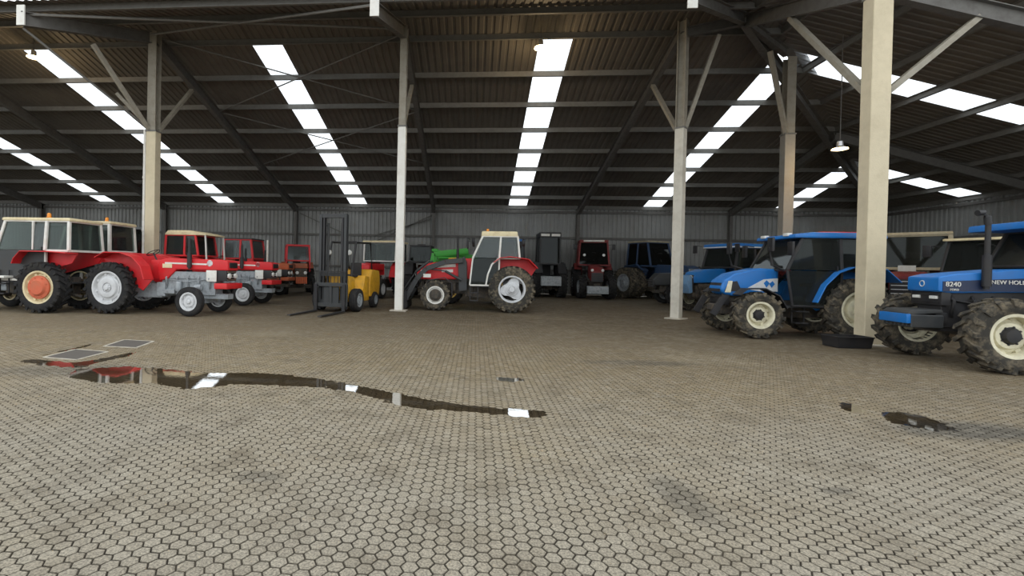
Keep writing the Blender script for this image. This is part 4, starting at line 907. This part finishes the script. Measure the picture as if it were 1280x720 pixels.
# ---- T: red-roofed cab behind S
tractor('cab_tractor', 'red-roofed tractor, only its roof showing over the big blue tractor cab', (12.5, 18.1), PI,
  rr=.85, rw=.42, fr=.55, fw=.3, wb=2.4, rrim=.48, frim=.3, rimmat=SILVER, tr=.75, tf=.72, paint=RED, bw=.32,
  bonnet=((1.4, 3.0), [(1.3, 1.2), (1.3, 1.85), (2.9, 1.7), (3.0, 1.1)]), grille=(2.95, 3.05, .9, 1.5), fender=[(-.9, 1.5), (-.5, 1.9), (.4, 1.95), (.9, 1.6)],
  cab=dict(side=[(-.6, 1.9), (-.35, 3.02), (.75, 3.02), (1.1, 1.9)], xb=.3, wb=.7, wt=.66, pillar=DRED, roof=RED, roof_t=.15, pw=.08, glass=DGLASS))
# ---- U: beige-cabbed red machine
tU = tractor('cab_tractor', 'dark red tractor with boxy beige cab frame, right of the nearest column', (16.9, 20.2), math.radians(228),
  rr=.8, rw=.4, fr=.5, fw=.25, wb=2.5, rrim=.45, frim=.28, rimmat=SILVER, tr=.75, tf=.7, paint=DRED, bw=.45,
  bonnet=((1.3, 3.2), [(1.2, 1.2), (1.2, 1.9), (3.0, 1.85), (3.2, 1.7), (3.2, 1.2)]), grille=(3.15, 3.25, .9, 1.6), fender=[(-.9, 1.5), (-.5, 1.9), (.4, 1.95), (.9, 1.6)], fendermat=DRED,
  cab=dict(side=[(-.9, 2.0), (-.9, 3.25), (1.0, 3.25), (1.25, 2.0)], xb=.1, wb=1.05, wt=1.0, pillar=BEIGE, roof=BEIGE, roof_t=.12, pw=.13, glass=DGLASS, door_z=1.7, doormat=BEIGE))
MB().box(3.22, 3.26, -.22, .22, 1.88, 2.08).build('registration_plate', WHITE, tU)
# ---- V: white-roofed dark glass cab behind W
tractor('cab_tractor', 'tractor with cream-white roof and dark glass cab, behind the nearest blue tractor', (15.6, 15.6), math.radians(205),
  rr=.85, rw=.42, fr=.55, fw=.3, wb=2.4, rrim=.48, frim=.3, rimmat=SILVER, tr=.8, tf=.75, paint=DBLUE, bw=.34,
  bonnet=((1.4, 3.0), [(1.3, 1.2), (1.3, 1.75), (2.9, 1.7), (3.0, 1.1)]), grille=(2.95, 3.05, .9, 1.5), fender=[(-.9, 1.5), (-.5, 1.9), (.4, 1.95), (.9, 1.6)], fendermat=DBLUE, mirrors=(1.5, 1.1, 2.5),
  cab=dict(side=[(-.6, 1.85), (-.55, 2.78), (1.0, 2.78), (1.3, 1.85)], xb=.3, wb=.85, wt=.8, pillar=BLACK, roof=CREAM, roof_t=.08, pw=.07, glass=DGLASS, over=(.2, .15, .1)))

# ---- W: nearest blue tractor on the right
tW = tractor('cab_tractor', 'nearest blue tractor at the right edge, with lettered bonnet and tall black exhaust', (12.2, 9.97), math.radians(175),
  rr=.95, rw=.5, fr=.66, fw=.4, wb=2.86, rrim=.52, frim=.37, rimmat=CREAMW, tr=.95, tf=1.02, tyre=DRUBBER, ftyre=DRUBBER, fdish='deep', hub=BLACK, hubr=.2, fhub=BLACK, fhubr=.19, paint=BLUE, bw=.38,
  bonnet=((1.5, 3.4), [(1.5, 1.42), (1.5, 1.86), (2.2, 1.83), (3.2, 1.72), (3.42, 1.66), (3.42, 1.38), (3.2, 1.36)]), bb=.04, grille=(3.2, 3.36, 1.12, 1.38), slats=2, slatmat=BLACK, axf=3.2, ez=(.7, 1.45), ex1=3.3, ew=.56, enginemat=BLACK,
  fender=[(-1.05, 1.5), (-.7, 1.9), (.3, 2.0), (.8, 1.8), (1.1, 1.3)], fy=1.2, step=(1.35, .5),
  cab=dict(side=[(-.6, 1.9), (-.55, 2.6), (1.35, 2.6), (1.65, 1.8)], xb=.35, wb=.85, wt=.8, pillar=BLACK, roof=BLUE, roof_t=.14, rise=.04, over=(.65, .15, .1), pw=.08, glass=DGLASS, door_z=1.1, glassdoor=True))
for y in (-.2, .2): MB().box(3.35, 3.39, y-.085, y+.085, 1.24, 1.3).build('headlight', LENS, tW, bevel=.01)
stack(tW, 2.72, .45, 1.45, 2.72, .042, 0)
MB().tube([(2.72, .45, 2.65), (2.74, .45, 2.8), (2.82, .47, 2.87), (2.92, .48, 2.86)], .055, 12).build('exhaust_elbow', BLACK, tW)
for sd in (-1, 1):
    MB().sheet([(1.52, sd*.385, 1.43), (1.52, sd*.385, 1.7), (3.36, sd*.385, 1.58), (3.36, sd*.385, 1.39)], .012).build('dark_side_panel', surf('navy_panel', (.008, .02, .06), .4, dirt=.1), tW, smooth=False)
    ry = 0 if sd < 0 else PI
    text('8240', .125, (3.2, sd*.396, 1.525), (PI/2, 0, ry), WHITE, tW)
    text('FORD', .055, (3.18, sd*.396, 1.425), (PI/2, 0, ry), WHITE, tW)
    text('NEW HOLLAND', .105, (2.22, sd*.397, 1.58), (PI/2, 0, ry), WHITE, tW)
em = MB(); n = 20; em.tube([(3.425, .055*math.cos(2*PI*k/n), 1.53+.055*math.sin(2*PI*k/n)) for k in range(n+1)], .009, 6, False); em.build('round_nose_emblem', SILVER, tW)
m = MB(); m.box(3.2, 3.4, -.3, .3, .75, .98); m.box(2.6, 3.3, -.25, .25, .62, .85); m.build('weight_carrier', BLACK, tW, bevel=.02)
wk = MB(); wk.prism([(3.3, .98), (3.33, 1.04), (3.8, 1.02), (3.88, .96), (3.88, .92)], -.34, .34); wk.build('weight_block_cover', DGREY, tW, bevel=.01)
for k in range(7):
    y = -.36+.72*(k+.5)/7; MB().box(3.3, 3.84, y-.05, y+.05, .68, .93).build('front_weight', DGREY, tW, bevel=.015, seg=1)
MB().box(3.845, 3.92, -.36, .36, .76, .94).build('blue_weight_face', BLUE, tW, bevel=.015)

# ---- black tub
tb = empty('oil_tub', (8.7, 12.02, 0), .05, 'shallow black plastic tub on the paving at the foot of the nearest column', 'tub')
m = MB(); B0, B1 = (.37, .23), (.4, .26)
for (ax, ay, z) in ((B0[0], B0[1], 0), (B1[0], B1[1], .24), (B1[0]-.02, B1[1]-.02, .24), (B0[0]-.02, B0[1]-.02, .02)):
    m.v += [(-ax, -ay, z), (ax, -ay, z), (ax, ay, z), (-ax, ay, z)]
for r in range(3):
    for k in range(4): m.f.append((r*4+k, r*4+(k+1) % 4, r*4+4+(k+1) % 4, r*4+4+k))
m.f += [(0, 1, 2, 3), (12, 13, 14, 15)]; m.build('tub_body', BLACK, tb, smooth=False)
r = MB()
for a, b in (((-1, -1), (1, -1)), ((1, -1), (1, 1)), ((1, 1), (-1, 1)), ((-1, 1), (-1, -1))): r.bar((a[0]*.4, a[1]*.26, .245), (b[0]*.4, b[1]*.26, .245), .04, .025)
r.build('tub_rim', BLACK, tb)

# ---- forklift, facing the camera
fk = empty('forklift', (-4.72, 19.3, 0), math.radians(-99), 'yellow forklift with tall black mast, forks lowered towards the camera', 'forklift')
def up(x, y, z): return (x, y, z)
for sd in (-1, 1):
    m = MB(); ibeam(m, (2.42, sd*.48, .1), (2.42, sd*.48, 3.5), .16, .1, up=(1, 0, 0)); m.build('outer_mast_rail', DGREY, fk, smooth=False)
    m = MB(); ibeam(m, (2.42, sd*.36, .15), (2.42, sd*.36, 3.38), .12, .07, up=(1, 0, 0)); m.build('inner_mast_rail', BLACK, fk, smooth=False)
    MB().tube([(2.3, sd*.27, .3), (2.3, sd*.27, 3.2)], .045, 10).build('lift_cylinder', DGREY, fk)
    m = MB(); m.bar((2.68, sd*.54, .05), (2.68, sd*.54, 1.0), .12, .05, up=(1, 0, 0)); m.prism([(2.66, .02), (2.66, .07), (4.45, .045), (4.47, .02)], sd*.54-.07, sd*.54+.07); m.build('fork', BLACK, fk, smooth=False)
    wheel(fk, 'drive_wheel', 1.95, sd*.72, .42, .3, .24, GREY, RUBBER, 'rib', 'flat'); wheel(fk, 'steer_wheel', -.15, sd*.58, .32, .24, .18, GREY, RUBBER, 'rib', 'flat')
    MB().tube([(1.5, sd*.42, .9), (2.35, sd*.42, 1.2)], .04, 8).build('tilt_cylinder', DGREY, fk)
for z in (.35, 1.35, 3.45): MB().box(2.36, 2.5, -.5, .5, z-.07, z+.07).build('mast_crossbar', DGREY, fk, smooth=False)
m = MB()
for z in (.25, .98): m.box(2.55, 2.62, -.62, .62, z-.07, z+.07)
for y in (-.6, 0, .6): m.box(2.55, 2.61, y-.05, y+.05, .2, 1.0)
m.box(2.5, 2.56, -.3, .3, .3, .9); m.build('fork_carriage', DGREY, fk, bevel=.01, seg=1)
m = MB()
for k in range(9): m.bar((2.6, -.55+k*.1375, 1.0), (2.6, -.55+k*.1375, 1.45), .02)
m.bar((2.6, -.6, 1.45), (2.6, .6, 1.45), .04); m.build('load_backrest', BLACK, fk, smooth=False)
m = MB(); m.prism([(-.75, .45), (-.85, 1.0), (-.75, 1.5), (.1, 1.55), (.3, 1.2), (.3, .45)], -.6, .6); m.build('counterweight', YELLOW, fk, bevel=.08, seg=3)
m = MB(); m.prism([(.25, .3), (.25, 1.25), (.7, 1.3), (.9, .75), (1.6, .7), (1.75, 1.25), (2.2, 1.3), (2.25, .35)], -.55, .55); m.build('body', YELLOW, fk, bevel=.04)
m = MB()
for sd in (-1, 1):
    m.tube([(1.95, sd*.5, 1.25), (1.55, sd*.5, 2.55), (.1, sd*.5, 2.6), (-.1, sd*.5, 1.5)], .04, 8)
for k in range(7): m.bar((.1+k*.24, -.5, 2.58), (.1+k*.24, .5, 2.58), .05, .03)
m.build('overhead_guard', BLACK, fk)
seat(fk, .6, 1.0, .3); swheel(fk, 1.4, 1.6)
for sd in (-1, 1): MB().lathe([(.09, -.05), (.1, 0), (.08, .03), (0, .04)], 12, (1.95, sd*.4, 2.15), 'x').build('headlight', LENS, fk)
m = MB(); m.lathe([(0, -.02), (.09, -.02), (.09, .02), (0, .02)], 12, (2.0, -.62, 1.15), 'y'); m.build('fuel_cap', DGREY, fk)

# small fittings
for y in (-.35, .35):
    MB().lathe([(.13, -.04), (.15, 0), (.12, .06), (0, .08)], 14, (1.5, y*2.3, 2.72), 'x').build('work_lamp', BLACK, tL)
    MB().lathe([(.13, -.04), (.15, 0), (.12, .06), (0, .08)], 14, (-.42, y*2.0, 2.7), 'x').build('work_lamp', BLACK, tL)
for sd in (-1, 1):
    m = MB(); m.bar((1.0, sd*.79, 1.0), (.93, sd*.79, 1.45), .06); m.bar((.93, sd*.79, 1.45), (.78, sd*.79, 1.85), .06); m.bar((.78, sd*.79, 1.85), (.5, sd*.79, 2.08), .06)
    m.build('door_edge_trim', WHITE, tL)
MB().tube([(.95, 0, 3.13), (.95, 0, 3.3)], .02, 6).build('beacon_stalk', BLACK, tL)
for k in range(5):
    MB().box(.31, .34, -.3+k*.15-.045, -.3+k*.15+.045, .65, 1.1).build('cooling_slot', BLACK, fk, smooth=False)
